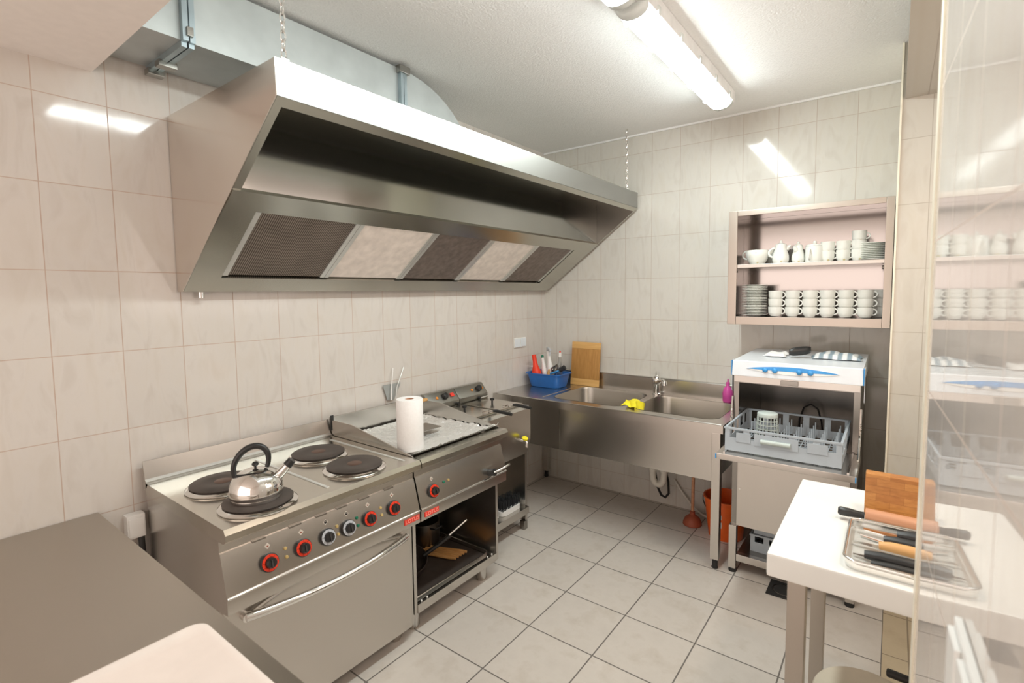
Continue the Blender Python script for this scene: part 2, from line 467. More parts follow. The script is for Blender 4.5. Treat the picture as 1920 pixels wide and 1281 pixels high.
struct('trim_2', MB().prism([(2.364, -2.138), (2.366, -2.162), (2.385, -2.162), (2.385, -2.138)], 'z', 0.001, H - .002), 'trim')
struct('trim_3', MB().box(.002, 2.299, -.012, -.0005, H - .012, H - .0005), 'plaster')

# ================================================================== CEILING LIGHTS
def ceiling_lamp(y0, y1, label):
    t = thing('ceiling_light', label, 'ceiling light', (1.487, (y0 + y1) / 2, H), 'fluorescent ceiling fittings')
    MB().box(1.421, 1.553, y0, y1, 2.5885, H - .0005, .006).build('housing', 'lamp_base', t)
    prof = [(1.487 + .060 * cos(a), 2.588 + .036 * sin(a)) for a in [pi + pi * i / 12 for i in range(13)]]
    MB().prism(prof, 'y', y0 + .045, y1 - .045).build('diffuser', 'lamp', t)
    for s, (a, b) in ((-1, (y0, y0 + .044)), (1, (y1 - .044, y1))):
        k = .75
        out = [(1.487 + .060 * k * cos(q), 2.588 + .036 * k * sin(q)) for q in [pi + pi * i / 12 for i in range(13)]]
        ya, yb = (a, b) if s < 0 else (b, a)
        MB().ring_loft([[(u, ya, v) for u, v in out], [(u, ya - s * .012, v) for u, v in prof], [(u, yb, v) for u, v in prof]]).build('end_cap', 'lamp_end', t)
    for i in range(5):
        y = y0 + .12 + (y1 - y0 - .24) * i / 4
        for x in (1.4185, 1.5555):
            MB().box(x - .0035, x + .0035, y - .012, y + .012, 2.578, 2.612, .001).build('clip', 'lamp_end', t)
ceiling_lamp(-1.665, -.40, 'long white fluorescent ceiling light reaching toward the back wall')
ceiling_lamp(-2.87, -1.70, 'near fluorescent ceiling light of which only the rounded end shows')

# ================================================================== RANGE HOOD
hd = thing('range_hood', 'large slanted stainless steel canopy hood over the cooking line', 'range hood', (.4, -1.35, 2.0))
HY0, HY1 = -2.66, -.035
S0 = Vector((.05, 0, 1.55)); SD = Vector((.77, 0, .575)).normalized(); SN = Vector((SD.z, 0, -SD.x)); SL = hypot(.77, .575)
def sp(s, y, o): return S0 + SD * s + SN * o + Vector((0, y, 0))
def sbox(mb, s0, s1, y0, y1, o0, o1):
    return mb.hexa([sp(s0, y0, o0), sp(s1, y0, o0), sp(s1, y1, o0), sp(s0, y1, o0), sp(s0, y0, o1), sp(s1, y0, o1), sp(s1, y1, o1), sp(s0, y1, o1)])
out = [(.004, 1.55), (.05, 1.55), (.82, 2.125), (.82, 2.235), (.004, 2.235)]
MB().prism(out, 'y', HY0, HY0 + .003).build('side_panel', 'steel_side', hd)
MB().prism(out, 'y', HY1 - .003, HY1).build('side_panel', 'steel_v', hd)
MB().box(.004, .82, HY0 + .003, HY1 - .003, 2.2325, 2.235).build('top_panel', 'steel_hood', hd)
MB().box(.816, .8195, HY0 + .003, HY1 - .003, 2.126, 2.2324).build('front_band', 'steel_band', hd)
MB().box(.004, .007, HY0 + .003, HY1 - .003, 1.551, 2.232).build('back_panel', 'steel_hood', hd)
rim = MB()
sbox(rim, SL - .034, SL - .001, HY0 + .004, HY1 - .004, -.004, .0)
sbox(rim, .5725, SL - .034, HY0 + .004, HY0 + .030, -.004, .0)
sbox(rim, .5725, SL - .034, HY1 - .016, HY1 - .004, -.004, .0)
rim.build('rim', 'steel_hood', hd)
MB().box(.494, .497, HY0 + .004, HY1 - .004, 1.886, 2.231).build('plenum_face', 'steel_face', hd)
bd = MB(); sbox(bd, .482, .572, HY0 + .004, HY1 - .004, -.012, .004)
bd.build('filter_housing_band', 'steel_hood', hd)
for ya, yb in ((HY0 + .004, -2.545), (-.262, HY1 - .004)):
    fr = MB(); sbox(fr, .092, .482, ya, yb, -.004, 0); fr.build('filter_frame', 'steel_hood', hd)
gt = MB(); sbox(gt, .001, .092, HY0 + .004, HY1 - .004, -.004, 0.0); sbox(gt, .088, .092, HY0 + .10, HY1 - .06, -.05, -.004)
gt.build('grease_gutter', 'steel_hood', hd)
FW = .4555
for i in range(5):
    y0 = -2.542 + i * FW
    f = MB(); sbox(f, .10, .50, y0 + .022, y0 + FW - .022, -.024, -.012)
    fo = f.build('filter', ['filter_dark', 'filter_lit', 'filter_fine', 'filter_lit', 'filter_fine'][i], hd)
    fo['label'] = ['brown ribbed grease filter at the left end', 'grease filter coloured pale for reflected light, second from the left', 'brown mesh filter in the middle', 'grease filter coloured pale for reflected light, fourth from the left', 'dark mesh filter at the right end'][i]
    for a in (y0 + .001, y0 + FW - .022):
        g = MB(); sbox(g, .10, .50, a, a + .021, -.022, -.006); g.build('filter_edge', 'alu', fo)
MB().cyl((.03, -2.585, 1.549), (.03, -2.585, 1.525), .011).build('drain_spout', 'chrome', hd)
for y in (-2.615, -.16):
    MB().box(.785, .80, y - .012, y + .012, 2.2355, 2.25).build('chain_bracket', 'chrome', hd)

def chain(x, y, z0, z1, label):
    mb = MB(); n = int((z1 - z0) / .0265); st = (z1 - z0) / n
    for i in range(n):
        zc = z0 + st * (i + .5); hl = st * .5 + .0035
        pts = []
        for k in range(14):
            a = 2 * pi * k / 14; u = .0075 * cos(a); w = hl * sin(a)
            pts.append((x + (u if i % 2 else 0), y + (0 if i % 2 else u), zc + w))
        mb.tube(pts, .0026, 6, closed=True)
    mb.cyl((x, y, z1 - .006), (x, y, z1 + .0), .006)
    o = mb.build('hanging_chain', 'chrome')
    return tag(o, label, 'chain', 'chains holding up the hood')
chain(.792, -2.615, 2.252, H, 'steel chain holding the left front corner of the hood')
chain(.792, -.16, 2.252, H, 'steel chain holding the right front corner of the hood')

# ================================================================== DUCT
dt = thing('ventilation_duct', 'rectangular galvanised air duct along left wall curving down behind the hood', 'air duct', (.18, -2.2, 2.52))
prof = [(-2.95, 2.40), (-2.95, 2.628), (-1.76, 2.628)]
for i in range(1, 13):
    a = pi / 2 * i / 12; prof.append((-1.76 + .50 * sin(a), 2.628 - .39 + .39 * cos(a)))
prof += [(-1.60, 2.238), (-1.62, 2.33), (-1.70, 2.40)]
MB().prism(prof, 'x', .012, .34).build('duct_body', 'galv', dt)
for y in (-2.705, -1.765):
    j = MB()
    j.box(.3405, .362, y - .020, y - .003, 2.395, 2.634); j.box(.3405, .358, y + .003, y + .020, 2.395, 2.634)
    j.box(.012, .345, y - .020, y - .003, 2.378, 2.3995); j.box(.012, .345, y + .003, y + .020, 2.380, 2.3995)
    fo = j.build('joint_flange', 'galv_strip', dt)
    for q in ((.335, .372, y - .032, y + .032, 2.60, 2.634, .003), (.358, .372, y - .010, y + .010, 2.41, 2.44, .002),
              (.02, .06, y - .028, y + .028, 2.362, 2.385, .003), (.13, .17, y - .03, y + .03, 2.362, 2.384, .003)):
        MB().box(*q).build('clamp', 'steel_dark', fo)

# ================================================================== ELECTRIC RANGE (hot plates over oven)
def leg(parent, x, y, z1, r=.027, mat='steel_v'):
    return MB().lathe([(r * .82, 0), (r * .86, .008), (r, .012), (r, z1)], (x, y, 0), 20).build('leg', mat, parent)

PT = Vector((.665, 0, .735)); PB = Vector((.700, 0, .602)); PN = Vector((PT.z - PB.z, 0, PB.x - PT.x)).normalized()
def panel_pt(y, z): 
    t = (PT.z - z) / (PT.z - PB.z); p = PT.lerp(PB, t); return Vector((p.x, y, z))

def knob(parent, y, z, ring, label):
    p = panel_pt(y, z)
    k = MB().lathe([(.030, .0005), (.030, .010), (.028, .012)], p, 28, PN).build('knob', 'black', parent)
    k['label'] = label
    mb = MB().lathe([(.027, .0122), (.027, .0140), (.0185, .0140), (.0185, .0122)], p, 28, PN)
    mb.build('dial_ring', ring, k)
    g = MB().lathe([(.0175, .0122), (.0165, .026), (.0145, .029)], p, 20, PN)
    q = p + PN * .031; e = Vector((0, 1, 0)).cross(PN)
    g.tube([q - e * .012, q + e * .012], .0045, 6)
    g.build('grip', 'black', k)
    tk = MB()
    for i in range(9):
        a = 2 * pi * i / 9 + .3; r0 = e * cos(a) + Vector((0, 1, 0)) * sin(a)
        tk.tube([p + PN * .0142 + r0 * .0195, p + PN * .0142 + r0 * .0262], .0006, 4)
    tk.build('tick_marks', 'black', k)
    return k

def marker(parent, y, z, red=True):
    p = panel_pt(y, z) + PN * .0006; e = Vector((0, 1, 0)).cross(PN); Y = Vector((0, 1, 0)); s = .0095
    a, b = (e + Y) / 2 ** .5, (e - Y) / 2 ** .5
    q = [p + (Y * i + e * j) * s * 1.05 for i, j in ((1, .15), (-.15, 1), (-1, -.15), (.15, -1))]
    m = MB().hexa([v for v in q] + [v + PN * .0006 for v in q]).build('pictogram', 'white_sticker', parent)
    d = MB()
    if red:
        w = [p + PN * .0008 + Y * i * s + e * j * s for i, j in ((.45, .1), (0, .5), (-.4, .0), (.05, -.1))]
        d.hexa(w + [v + PN * .0004 for v in w]).build('symbol', 'rubber_red', m)
    else:
        d.lathe([(.0055, 0), (.0055, .0008), (.004, .0008), (.004, 0)], p + PN * .0006, 12, PN).build('symbol', 'black', m)

def pilot(parent, y, z, mat):
    p = panel_pt(y, z)
    o = MB().lathe([(.006, .0004), (.006, .003), (.0045, .005)], p, 14, PN).build('indicator_light', mat, parent)
    return o

def badge(parent, y0, y1, z0, z1, x):
    b = MB().box(x + .0004, x + .003, y0, y1, z0, z1, .0006).build('badge', 'badge_red', parent)
    cu = bpy.data.curves.new('badge_text', 'FONT'); cu.body = 'LOTUS'; cu.size = (z1 - z0) * 1.02; cu.extrude = .0004; cu.align_x = 'CENTER'; cu.align_y = 'CENTER'
    to = bpy.data.objects.new('tmp_text', cu); COL.objects.link(to)
    bpy.context.view_layer.update()
    me = bpy.data.meshes.new_from_object(to.evaluated_get(bpy.context.evaluated_depsgraph_get()))
    bpy.data.objects.remove(to)
    w = max(v.co.x for v in me.vertices) - min(v.co.x for v in me.vertices); k = (y1 - y0) * .88 / w
    off = Vector((x + .0034, (y0 + y1) / 2, (z0 + z1) / 2))
    q = b; wl_ = Vector((0, 0, 0))
    while q is not None: wl_ += q.location; q = q.parent
    for v in me.vertices:
        c = v.co.copy(); v.co = off + Vector((c.z, c.x * k, c.y)) - wl_
    me.materials.clear(); me.materials.append(M['badge_text'])
    t = bpy.data.objects.new('lettering', me); COL.objects.link(t); t.parent = b

ST0, ST1 = -2.822, -2.034
st = thing('electric_range', 'stainless steel electric range with four round hot plates and an oven', 'cooker', (.36, -2.43, 0))
MB().box(.045, .618, ST0 + .004, ST1 - .004, .062, .776).build('body', 'steel_v', st)
for x, y in ((.58, ST0 + .06), (.58, ST1 - .055), (.10, ST0 + .06), (.10, ST1 - .055)): leg(st, x, y, .061)
cp = [(.619, .776), (.660, .776), (.660, .735), (.665, .735), (.700, .602), (.700, .548), (.655, .542), (.619, .542)]
cpo = MB().prism(cp, 'y', ST0 + .002, ST1 - .002).build('control_panel', 'steel_x', st)
lip = MB().tube([(.7005, ST0 + .003, .600), (.7005, ST1 - .003, .600)], .0045, 8)
lip.build('panel_lip', 'chrome', cpo)
for y in (-2.70, -2.575, -2.475, -2.39, -2.29, -2.17):
    MB().box(.6605, .668, y - .022, y + .022, .731, .7365).build('vent_slot', 'steel_dark', cpo)
dr = MB().box(.619, .652, ST0 + .008, ST1 - .018, .066, .538, .004).build('oven_door', 'steel_door', st)
MB().box(.619, .645, ST1 - .017, ST1 - .004, .066, .538).build('door_jamb', 'steel_v', st)
hp, hq = [], []
for i in range(25):
    t = i / 24; y = -2.752 + t * .662; b = sin(pi * t)
    hp.append((.668 + .046 * b ** .8, y, .497 - .004 * b)); hq.append((.664 + .008 * b, y, .497 + .062 * b ** .9))
rad = [.012 + .004 * (1 - sin(pi * i / 24)) for i in range(25)]
ho = MB().tube(hp, rad, 10).build('oven_handle', 'chrome', dr)
MB().tube(hq, .0085, 10).build('handle_bow', 'steel', ho)
for y in (-2.752, -2.09): MB().cyl((.6525, y, .497), (.675, y, .497), .014).build('handle_mount', 'chrome', ho)
top = [(.05, .777), (.698, .777), (.715, .788), (.715, .808), (.704, .824), (.05, .824)]
ct = MB().prism(top, 'y', ST0, ST1).build('cooktop', 'hob_steel', st)
for a, b in ((-2.447, -2.435), (ST1 - .052, ST1 - .040)):
    MB().box(.12, .66, a, b, .8242, .8262).build('cooktop_ridge', 'alu', ct)
spl = [(.028, .80), (.028, .905), (.035, .905), (.043, .864), (.048, .838), (.056, .829), (.074, .8245), (.05, .80)]
so = MB().prism(spl, 'y', ST0, ST1).build('backsplash', 'steel_x', st)
for n_, (x, y) in enumerate(((.325, -2.66), (.595, -2.662), (.298, -2.255), (.563, -2.257))):
    hpz = .8262
    pr_ = MB().lathe([(.090, 0), (.108, .012), (.110, .017), (.104, .0205), (.055, .0205), (.050, .0195), (0, .0195)], (x, y, hpz), 48).build('hot_plate', 'iron', st)
    MB().lathe([(.122, -.0012), (.124, .003), (.112, .011), (.109, .011), (.109, -.001)], (x, y, hpz), 48, cap0=False, cap1=False).build('trim_ring', 'chrome', pr_)
    MB().lathe([(.030, .0198), (.029, .0204)], (x, y, hpz), 24).build('plate_centre', 'iron_centre', pr_)
ky = (-2.682, -2.564, -2.469, -2.382, -2.286, -2.167)
for i, y in enumerate(ky):
    g = i in (2, 3)
    knob(st, y, .655, 'grey_ring' if g else 'red', ('grey-ringed' if g else 'red-ringed') + ' black knob, %s from the left' % ORD[i])
    marker(st, y + .004, .706, not g)
for y, mats in ((-2.622, ('amber', 'amber')), (-2.424, ('amber', 'amber')), (-2.338, ('green', 'green')), (-2.226, ('amber', 'amber'))):
    for mt, z in zip(mats, (.676, .648)): pilot(st, y, z, mt)
badge(st, -2.122, -2.040, .566, .588, .7)

# kettle ------------------------------------------------------------
KX, KY, KZ = .588, -2.664, .8470
kt = thing('kettle', 'shiny chrome whistling kettle with black loop handle on a hot plate', 'kettle', (KX, KY, KZ))
MB().lathe([(.078, 0), (.081, .006), (.0805, .012), (.083, .014), (.085, .030), (.082, .052), (.071, .074), (.052, .090), (.030, .099), (.012, .102), (.001, .102)], (KX, KY, KZ), 40).build('body', 'chrome', kt)
MB().lathe([(.004, .102), (.004, .108), (.010, .112), (.011, .118), (.006, .123), (.001, .124)], (KX, KY, KZ), 16).build('lid_knob', 'black', kt)
hd_dir = Vector((.52, .855, 0)).normalized()   # handle plane (spout side = +)
pts = []
for i in range(19):
    a = pi * (-.16 + 1.32 * i / 18)
    u = -.062 * cos(a) * -1; z = .116 + .060 * sin(a)
    pts.append(Vector((KX, KY, KZ)) + hd_dir * (.054 * cos(pi - a) - .012) + Vector((0, 0, z + .016 * cos(pi - a))))
MB().tube(pts, [.0075 + .003 * sin(pi * i / 18) for i in range(19)], 10).build('handle', 'black', kt)
a = Vector((KX, KY, KZ))
MB().tube([a + hd_dir * .060 + Vector((0, 0, .058)), a + hd_dir * .084 + Vector((0, 0, .080)), a + hd_dir * .100 + Vector((0, 0, .098))], [.018, .015, .0135], 14).build('spout', 'chrome', kt)
MB().tube([a + hd_dir * .099 + Vector((0, 0, .097)), a + hd_dir * .115 + Vector((0, 0, .115))], [.0155, .0135], 14).build('whistle_cap', 'black', kt)

# ================================================================== GRIDDLE UNIT
G0, G1 = -2.030, -1.430
gr = thing('griddle_unit', 'steel frying griddle with foil covered plate over an open cabinet', 'griddle', (.36, -1.73, 0))
cb = MB()
cb.box(.05, .64, G0 + .003, G0 + .020, .10, .776); cb.box(.05, .64, G1 - .020, G1 - .003, .10, .776)
cb.box(.045, .05, G0 + .003, G1 - .003, .10, .776); cb.box(.05, .635, G0 + .0205, G1 - .0205, .10, .118)
cb.build('cabinet_shell', 'steel_v', gr)
MB().box(.636, .645, G0 + .0205, G1 - .0205, .10, .140).build('bottom_rail', 'steel_x', gr)
rv = MB()
for y in (G0 + .05, G0 + .085, G1 - .085, G1 - .05): rv.sphere((.55 if 0 else .634, y, .1425), .004)
for x, y in ((.58, G0 + .045), (.58, G1 - .075), (.10, G0 + .06), (.10, G1 - .06)): leg(gr, x, y, .0995, .029)
rv.build('rivet', 'white_plastic', gr)
cp2 = [(.641, .776), (.660, .776), (.660, .735), (.665, .735), (.700, .602), (.700, .548), (.655, .542), (.641, .542)]
cpo = MB().prism(cp2, 'y', G0 + .002, G1 - .002).build('control_panel', 'steel_x', gr)
MB().tube([(.7005, G0 + .003, .600), (.7005, G1 - .003, .600)], .0045, 8).build('panel_lip', 'chrome', cpo)
MB().box(.05, .64, G0 + .0205, G1 - .0205, .56, .62).build('drip_drawer', 'steel_dark', gr)
to = MB()
to.prism([(.60, .777), (.698, .777), (.715, .788), (.715, .808), (.704, .824), (.66, .824), (.60, .80)], 'y', G0, G1)
to.box(.05, .60, G0, G1, .777, .800)
to.build('griddle_plate', 'hob_steel', gr)
sg = [(.05, .800), (.05, .902), (.22, .902), (.655, .826), (.655, .800)]
for a, b in ((G0, G0 + .006), (G1 - .006, G1)):
    MB().prism(sg, 'y', a, b).build('side_guard', 'steel', gr)
MB().box(.035, .0495, G0, G1, .79, .915).build('rear_guard', 'steel_x', gr)
MB().box(.050, .056, G0 - .004, G0 + .012, .85, .925).build('joint_clip', 'black', gr)
knob(gr, -1.945, .655, 'red', 'red-ringed black knob')
marker(gr, -1.94, .706); pilot(gr, -1.872, .672, 'green'); pilot(gr, -1.842, .672, 'amber')
lv = MB(); p = panel_pt(-1.56, .625)
lv.cyl(p + PN * .0005, p + PN * .035, .018); lv.build('drain_knob', 'black', gr)
MB().tube([p + PN * .03, p + PN * .05 + Vector((0, .02, .004)), p + PN * .052 + Vector((0, .10, .012))], .006, 8).build('drain_lever', 'chrome', gr)
badge(gr, -2.008, -1.925, .560, .582, .7)

# foil on the griddle
def foil(u, v):
    x = .075 + u * .585; y = G0 + .012 + v * (G1 - G0 - .024)
    e = min(u, 1 - u, v, 1 - v)
    from mathutils import noise as mn
    q = mn.noise((x * 9, y * 9, 0)); rnd = .010 * abs(mn.noise((x * 26 + q * 2, y * 26, 1))) * (.35 + 1.3 * max(0, v - .45)) + .004 * abs(mn.noise((x * 70, y * 70, 3)))
    rnd += .0006 * (1 + sin(y * 83 - x * 37))
    z = .8052 + rnd
    if e < .07: z += (1 - e / .07) * (.005 + .009 * abs(mn.noise((x * 34, y * 34, 7))))
    if x > .595: z += (x - .595) / .06 * .026
    if v > .8: z += .016 * abs(mn.noise((x * 22, y * 30, 5))) * (v - .8) / .2
    return (x, y, z)
tag(MB().sheet(foil, 110, 110, .0006).build('foil_sheet', 'foil', None, 12), 'crumpled sheet of aluminium foil lining the griddle', 'foil')
# flat scraper plate and wooden-handled tool lying on the foil
rt = thing('paper_towel_roll', 'tall white roll of paper towel standing on the griddle', 'paper towel', (.555, -1.952, .826))
R0 = (.555, -1.952, .826)
MB().lathe([(.020, 0), (.058, 0), (.060, .003), (.060, .229), (.058, .232), (.021, .232), (.0205, .222), (.020, .05)], R0, 40, cap0=False, cap1=False).build('paper', 'paper', rt)
MB().lathe([(.0195, .002), (.0195, .230), (.0175, .230), (.0175, .002)], R0, 24, cap0=False, cap1=False).build('core', 'pin_wood', rt)
tl = thing('griddle_scraper', 'flat griddle scraper with short wooden handle lying behind the paper roll', 'scraper', (.24, -1.70, .82))
MB().box(.30, .42, -1.80, -1.62, .8335, .8365).build('blade', 'steel_dark', tl)
MB().tube([(.145, -1.56, .908), (.13, -1.50, .914), (.12, -1.445, .911)], [.010, .0125, .009], 10).build('handle', 'pale_wood', tl)
MB().tube([(.30, -1.70, .836), (.21, -1.63, .87), (.145, -1.56, .908)], .005, 8).build('neck', 'chrome', tl)
wr = thing('wire_skimmer', 'thin wire skimmer with triangular grey plate propped on wall behind the roll', 'skimmer', (.03, -1.70, .93))
pl = MB().hexa([(.012, -1.645, .93), (.014, -1.645, .93), (.014, -1.60, .925), (.012, -1.60, .925), (.012, -1.675, 1.02), (.014, -1.675, 1.02), (.014, -1.545, 1.018), (.012, -1.545, 1.018)])
pl.build('plate', 'galv', wr)
MB().tube([(.03, -1.63, .93), (.028, -1.625, 1.0), (.014, -1.60, 1.11)], .003, 6).build('wire', 'white_plastic', wr)
MB().tube([(.03, -1.60, .93), (.028, -1.585, 1.0), (.014, -1.52, 1.105)], .003, 6).build('wire', 'alu', wr)

# in the open cabinet under the griddle
BT = thing('baking_tray', 'dark flat baking tray on the floor of the open griddle cabinet', 'tray', (.36, -1.72, .119))
tb = MB()
tb.box(.12, .60, -2.0, -1.475, .1195, .123)
tb.build('tray_base', 'iron', BT)
rm = MB()
pth = rrect(.115, .605, -2.004, -1.470, .03)
rm.tube([(x, y, .146) for x, y in pth], .004, 6, closed=True)
for i in range(len(pth)):
    a, b = pth[i], pth[(i + 1) % len(pth)]
    rm.hexa([(a[0], a[1], .1235), (b[0], b[1], .1235), (b[0] * .999, b[1] * .999, .1235), (a[0] * .999, a[1] * .999, .1235), (a[0], a[1], .146), (b[0], b[1], .146), (b[0] * .999, b[1] * .999, .146), (a[0] * .999, a[1] * .999, .146)])
rm.build('tray_rim', 'steel', BT)
WP = Vector((.40, -1.62, .1255))
for i in range(5):
    y = -1.545 - i * .021
    o = MB().tube([(.28, y - .06, .133), (.40, y - .02, .134), (.475, y + .004, .136), (.50, y + .012, .137)], [.006, .008, .0095, .007], 8)
    tag(o.build('wooden_spatula', 'pale_wood'), 'wooden handled spatula in the griddle cabinet tray, %s from the right' % ORD[i], 'spatula', 'wooden spatulas in the tray')
fp = thing('frying_pan', 'black frying pan with chrome handle in the open griddle cabinet', 'frying pan', (.30, -1.82, .124))
MB().lathe([(.10, 0), (.118, .012), (.125, .05), (.121, .05), (.114, .015), (.098, .005), (.001, .005)], (.36, -1.86, .155), 32, axis=(.22, -.06, 1)).build('pan_body', 'iron', fp)
MB().tube([(.42, -1.77, .195), (.46, -1.70, .235), (.48, -1.64, .262)], .011, 8).build('handle_grip', 'black', fp)
MB().tube([(.47, -1.665, .255), (.50, -1.53, .315)], .007, 8).build('handle', 'chrome', fp)
pt = thing('stock_pot', 'dark pot standing at the back of the open griddle cabinet', 'pot', (.18, -1.60, .124))
MB().lathe([(.085, 0), (.09, .006), (.09, .13), (.087, .13), (.087, .01), (.001, .01)], (.21, -1.575, .124), 32).build('pot_body', 'steel_dark', pt)
MB().tube([(.295, -1.60, .235), (.33, -1.60, .24), (.33, -1.55, .24), (.295, -1.55, .235)], .005, 6).build('pot_handle', 'black', pt)

# ================================================================== DEEP FRYER
F0, F1 = -1.418, -.885
fy = thing('deep_fryer', 'twin steel deep fryer between the griddle and the sink table', 'fryer', (.24, -1.15, 0))
fc = MB()
fc.box(.05, .44, F0, F0 + .014, .06, .50); fc.box(.05, .44, F1 - .022, F1, .06, .50)
fc.box(.045, .05, F0, F1, .06, .50); fc.box(.05, .44, F0 + .0145, F1 - .0225, .13, .15)
fc.build('cabinet_shell', 'steel_v', fy)
MB().box(.4405, .455, F0 + .001, F1 - .001, .105, .15).build('bottom_rail', 'steel_x', fy)
for x, y in ((.425, F0 + .03), (.425, F1 - .02), (.08, F0 + .03), (.08, F1 - .03)):
    MB().box(x - .018, x + .018, y - .018, y + .018, 0, .058, .003).build('leg', 'steel_dark', fy)
tk = [(.05, .501), (.44, .501), (.47, .60), (.47, .80), (.455, .815), (.05, .815)]
MB().prism(tk, 'y', F0, F1).build('tank', 'steel_v', fy)
for a, b in ((F0 + .02, -1.165), (-1.140, F1 - .02)):
    lo = MB().box(.125, .425, a, b, .8155, .829, .004).build('lid', 'hob_steel', fy)
    MB().lathe([(.006, 0), (.006, .018), (.014, .022), (.014, .032), (.010, .035)], (.27, (a + b) / 2, .829), 16).build('lid_knob', 'black', lo)
ch = [(.03, .8155), (.03, .925), (.062, .925), (.112, .862), (.112, .8155)]
for i, (a, b) in enumerate(((F0 + .006, -1.158), (-1.154, F1 + .004))):
    h = MB().prism(ch, 'y', a, b, .003).build('control_head', 'steel_head', fy)
    n_ = Vector((.063, 0, .05)).normalized(); c = Vector((.087, 0, .8935))
    for y, mt in (((a + b) / 2 + .02, 'k'), ((a + b) / 2 - .045, 'o'), ((a + b) / 2 + .085, 'r' if i == 0 else 'o')):
        if i == 1: y += .05 if mt == 'k' else .05
        p = Vector((c.x, min(y, b - .03), c.z))
        if mt == 'k':
            MB().lathe([(.021, .0005), (.021, .012), (.017, .022), (.015, .023)], p, 20, n_).build('knob', 'black', h)
        elif mt == 'o':
            MB().lathe([(.009, .0005), (.009, .004), (.006, .007)], p, 14, n_).build('indicator_light', 'orange_lamp', h)
        else:
            e = Vector((0, 1, 0)).cross(n_)
            q = [p + n_ * .0005 + Vector((0, i_ * .014, 0)) + e * j_ * .012 for i_, j_ in ((-1, -1), (1, -1), (1, 1), (-1, 1))]
            MB().hexa(q + [v + n_ * .006 for v in q]).build('switch', 'badge_red', h)
    lt = MB(); yy = b - .09 if i else b - .02
    lt.cyl((.1125, yy, .838), (.128, yy, .838), .010); lt.build('latch', 'black', h)
    if i: MB().tube([(.126, yy, .838), (.133, yy + .07, .842)], .006, 8).build('latch_lever', 'chrome', h)
def fry_basket(y, label):
    t = thing('frying_basket', label, 'frying basket', (.36, y, .83), 'frying baskets of the twin fryer')
    MB().tube([(.395, y - .03, .8335), (.425, y, .842), (.46, y, .846)], .004, 6).build('wire', 'chrome', t)
    MB().tube([(.395, y + .03, .8335), (.425, y, .842)], .004, 6).build('wire', 'chrome', t)
    MB().tube([(.455, y, .846), (.48, y + .003, .848), (.585, y + .006, .842)], [.007, .010, .009], 10).build('handle', 'black', t)
fry_basket(-1.235, 'black grip of the frying basket nearer the griddle')
fry_basket(-1.045, 'black grip of the frying basket nearer the sink')
tp = thing('drain_tap', 'small brass drain tap with yellow handle on fryer front', 'tap', (.50, -.99, .625))
MB().tube([(.4695, -.99, .615), (.50, -.99, .615), (.512, -.985, .61), (.514, -.985, .575)], .009, 10).build('valve', 'chrome', tp)
MB().lathe([(.008, 0), (.019, .004), (.021, .013), (.014, .020)], (.50, -.99, .622), 12, (.3, 0, 1)).build('lever', M['yellow'], tp)
br = thing('scrubbing_brush', 'white backed scrubbing brush, black bristles up, on fryer cabinet shelf', 'brush', (.37, -.98, .1505))
MB().prism(rrect(.32, .425, -1.12, -.925, .03), 'z', .1508, .182, .004).build('brush_back', 'white_plastic', br)
bs = MB()
for i in range(14):
    for j in range(7):
        x, y = .328 + j * .0148, -1.11 + i * .0138
        bs.tube([(x, y, .182), (x + random.uniform(-.006, .006), y + random.uniform(-.006, .006), .232 + random.uniform(0, .012))], .0032, 4)
bo = bs.build('bristles', 'bristle', br); bo['kind'] = 'stuff'
dk = thing('oil_drain_pan', 'dark shallow oil pan on fryer cabinet shelf beside the brush', 'pan', (.38, -1.24, .1505))
MB().lathe([(.07, 0), (.085, .03), (.082, .03), (.067, .004), (.001, .004)], (.34, -1.25, .1508), 28).build('pan_body', 'steel_dark', dk)
MB().tube([(.40, -1.20, .172), (.43, -1.17, .178)], .006, 8).build('pan_handle', 'chrome', dk)

# ================================================================== SINK TABLE
sk = thing('sink_table', 'long stainless steel sink table with two deep bowls and a drainboard', 'sink', (.8, -.35, 0))
SX0, SX1, SY0, ZT = .004, 1.598, -.690, .810
def holes_top():
    bm = bmesh.new()
    loops = []
    outer = [(SX0, SY0), (SX1, SY0), (SX1, -.034), (SX0, -.034)]
    hs = [rrect(.425, .955, -.585, -.105, .085), rrect(1.020, 1.535, -.585, -.105, .085)]
    edges = []
    for lp in [outer] + hs:
        v = [bm.verts.new((x, y, ZT)) for x, y in lp]
        for i in range(len(v)): edges.append(bm.edges.new((v[i], v[(i + 1) % len(v)])))
    bmesh.ops.triangle_fill(bm, edges=edges, use_beauty=True)
    return bm, hs
mb = MB(); mb.bm.free(); mb.bm, HS = holes_top()
mb.box(SX0, SX1, SY0, SY0 + .003, ZT - .045, ZT - .0005); mb.box(SX1 - .003, SX1, SY0 + .003, -.036, ZT - .045, ZT - .0005); mb.box(SX0, SX0 + .003, SY0 + .003, -.036, ZT - .045, ZT - .0005)
mb.build('sink_top', 'steel', sk)
db = MB(); 
db.tube([(SX0 + .02, SY0 + .006, ZT + .001), (SX1 - .01, SY0 + .006, ZT + .001)], .004, 6)
db.tube([(.375, -.60, ZT), (.375, -.09, ZT)], .003, 6)
db.build('raised_edge', 'steel_x', sk)
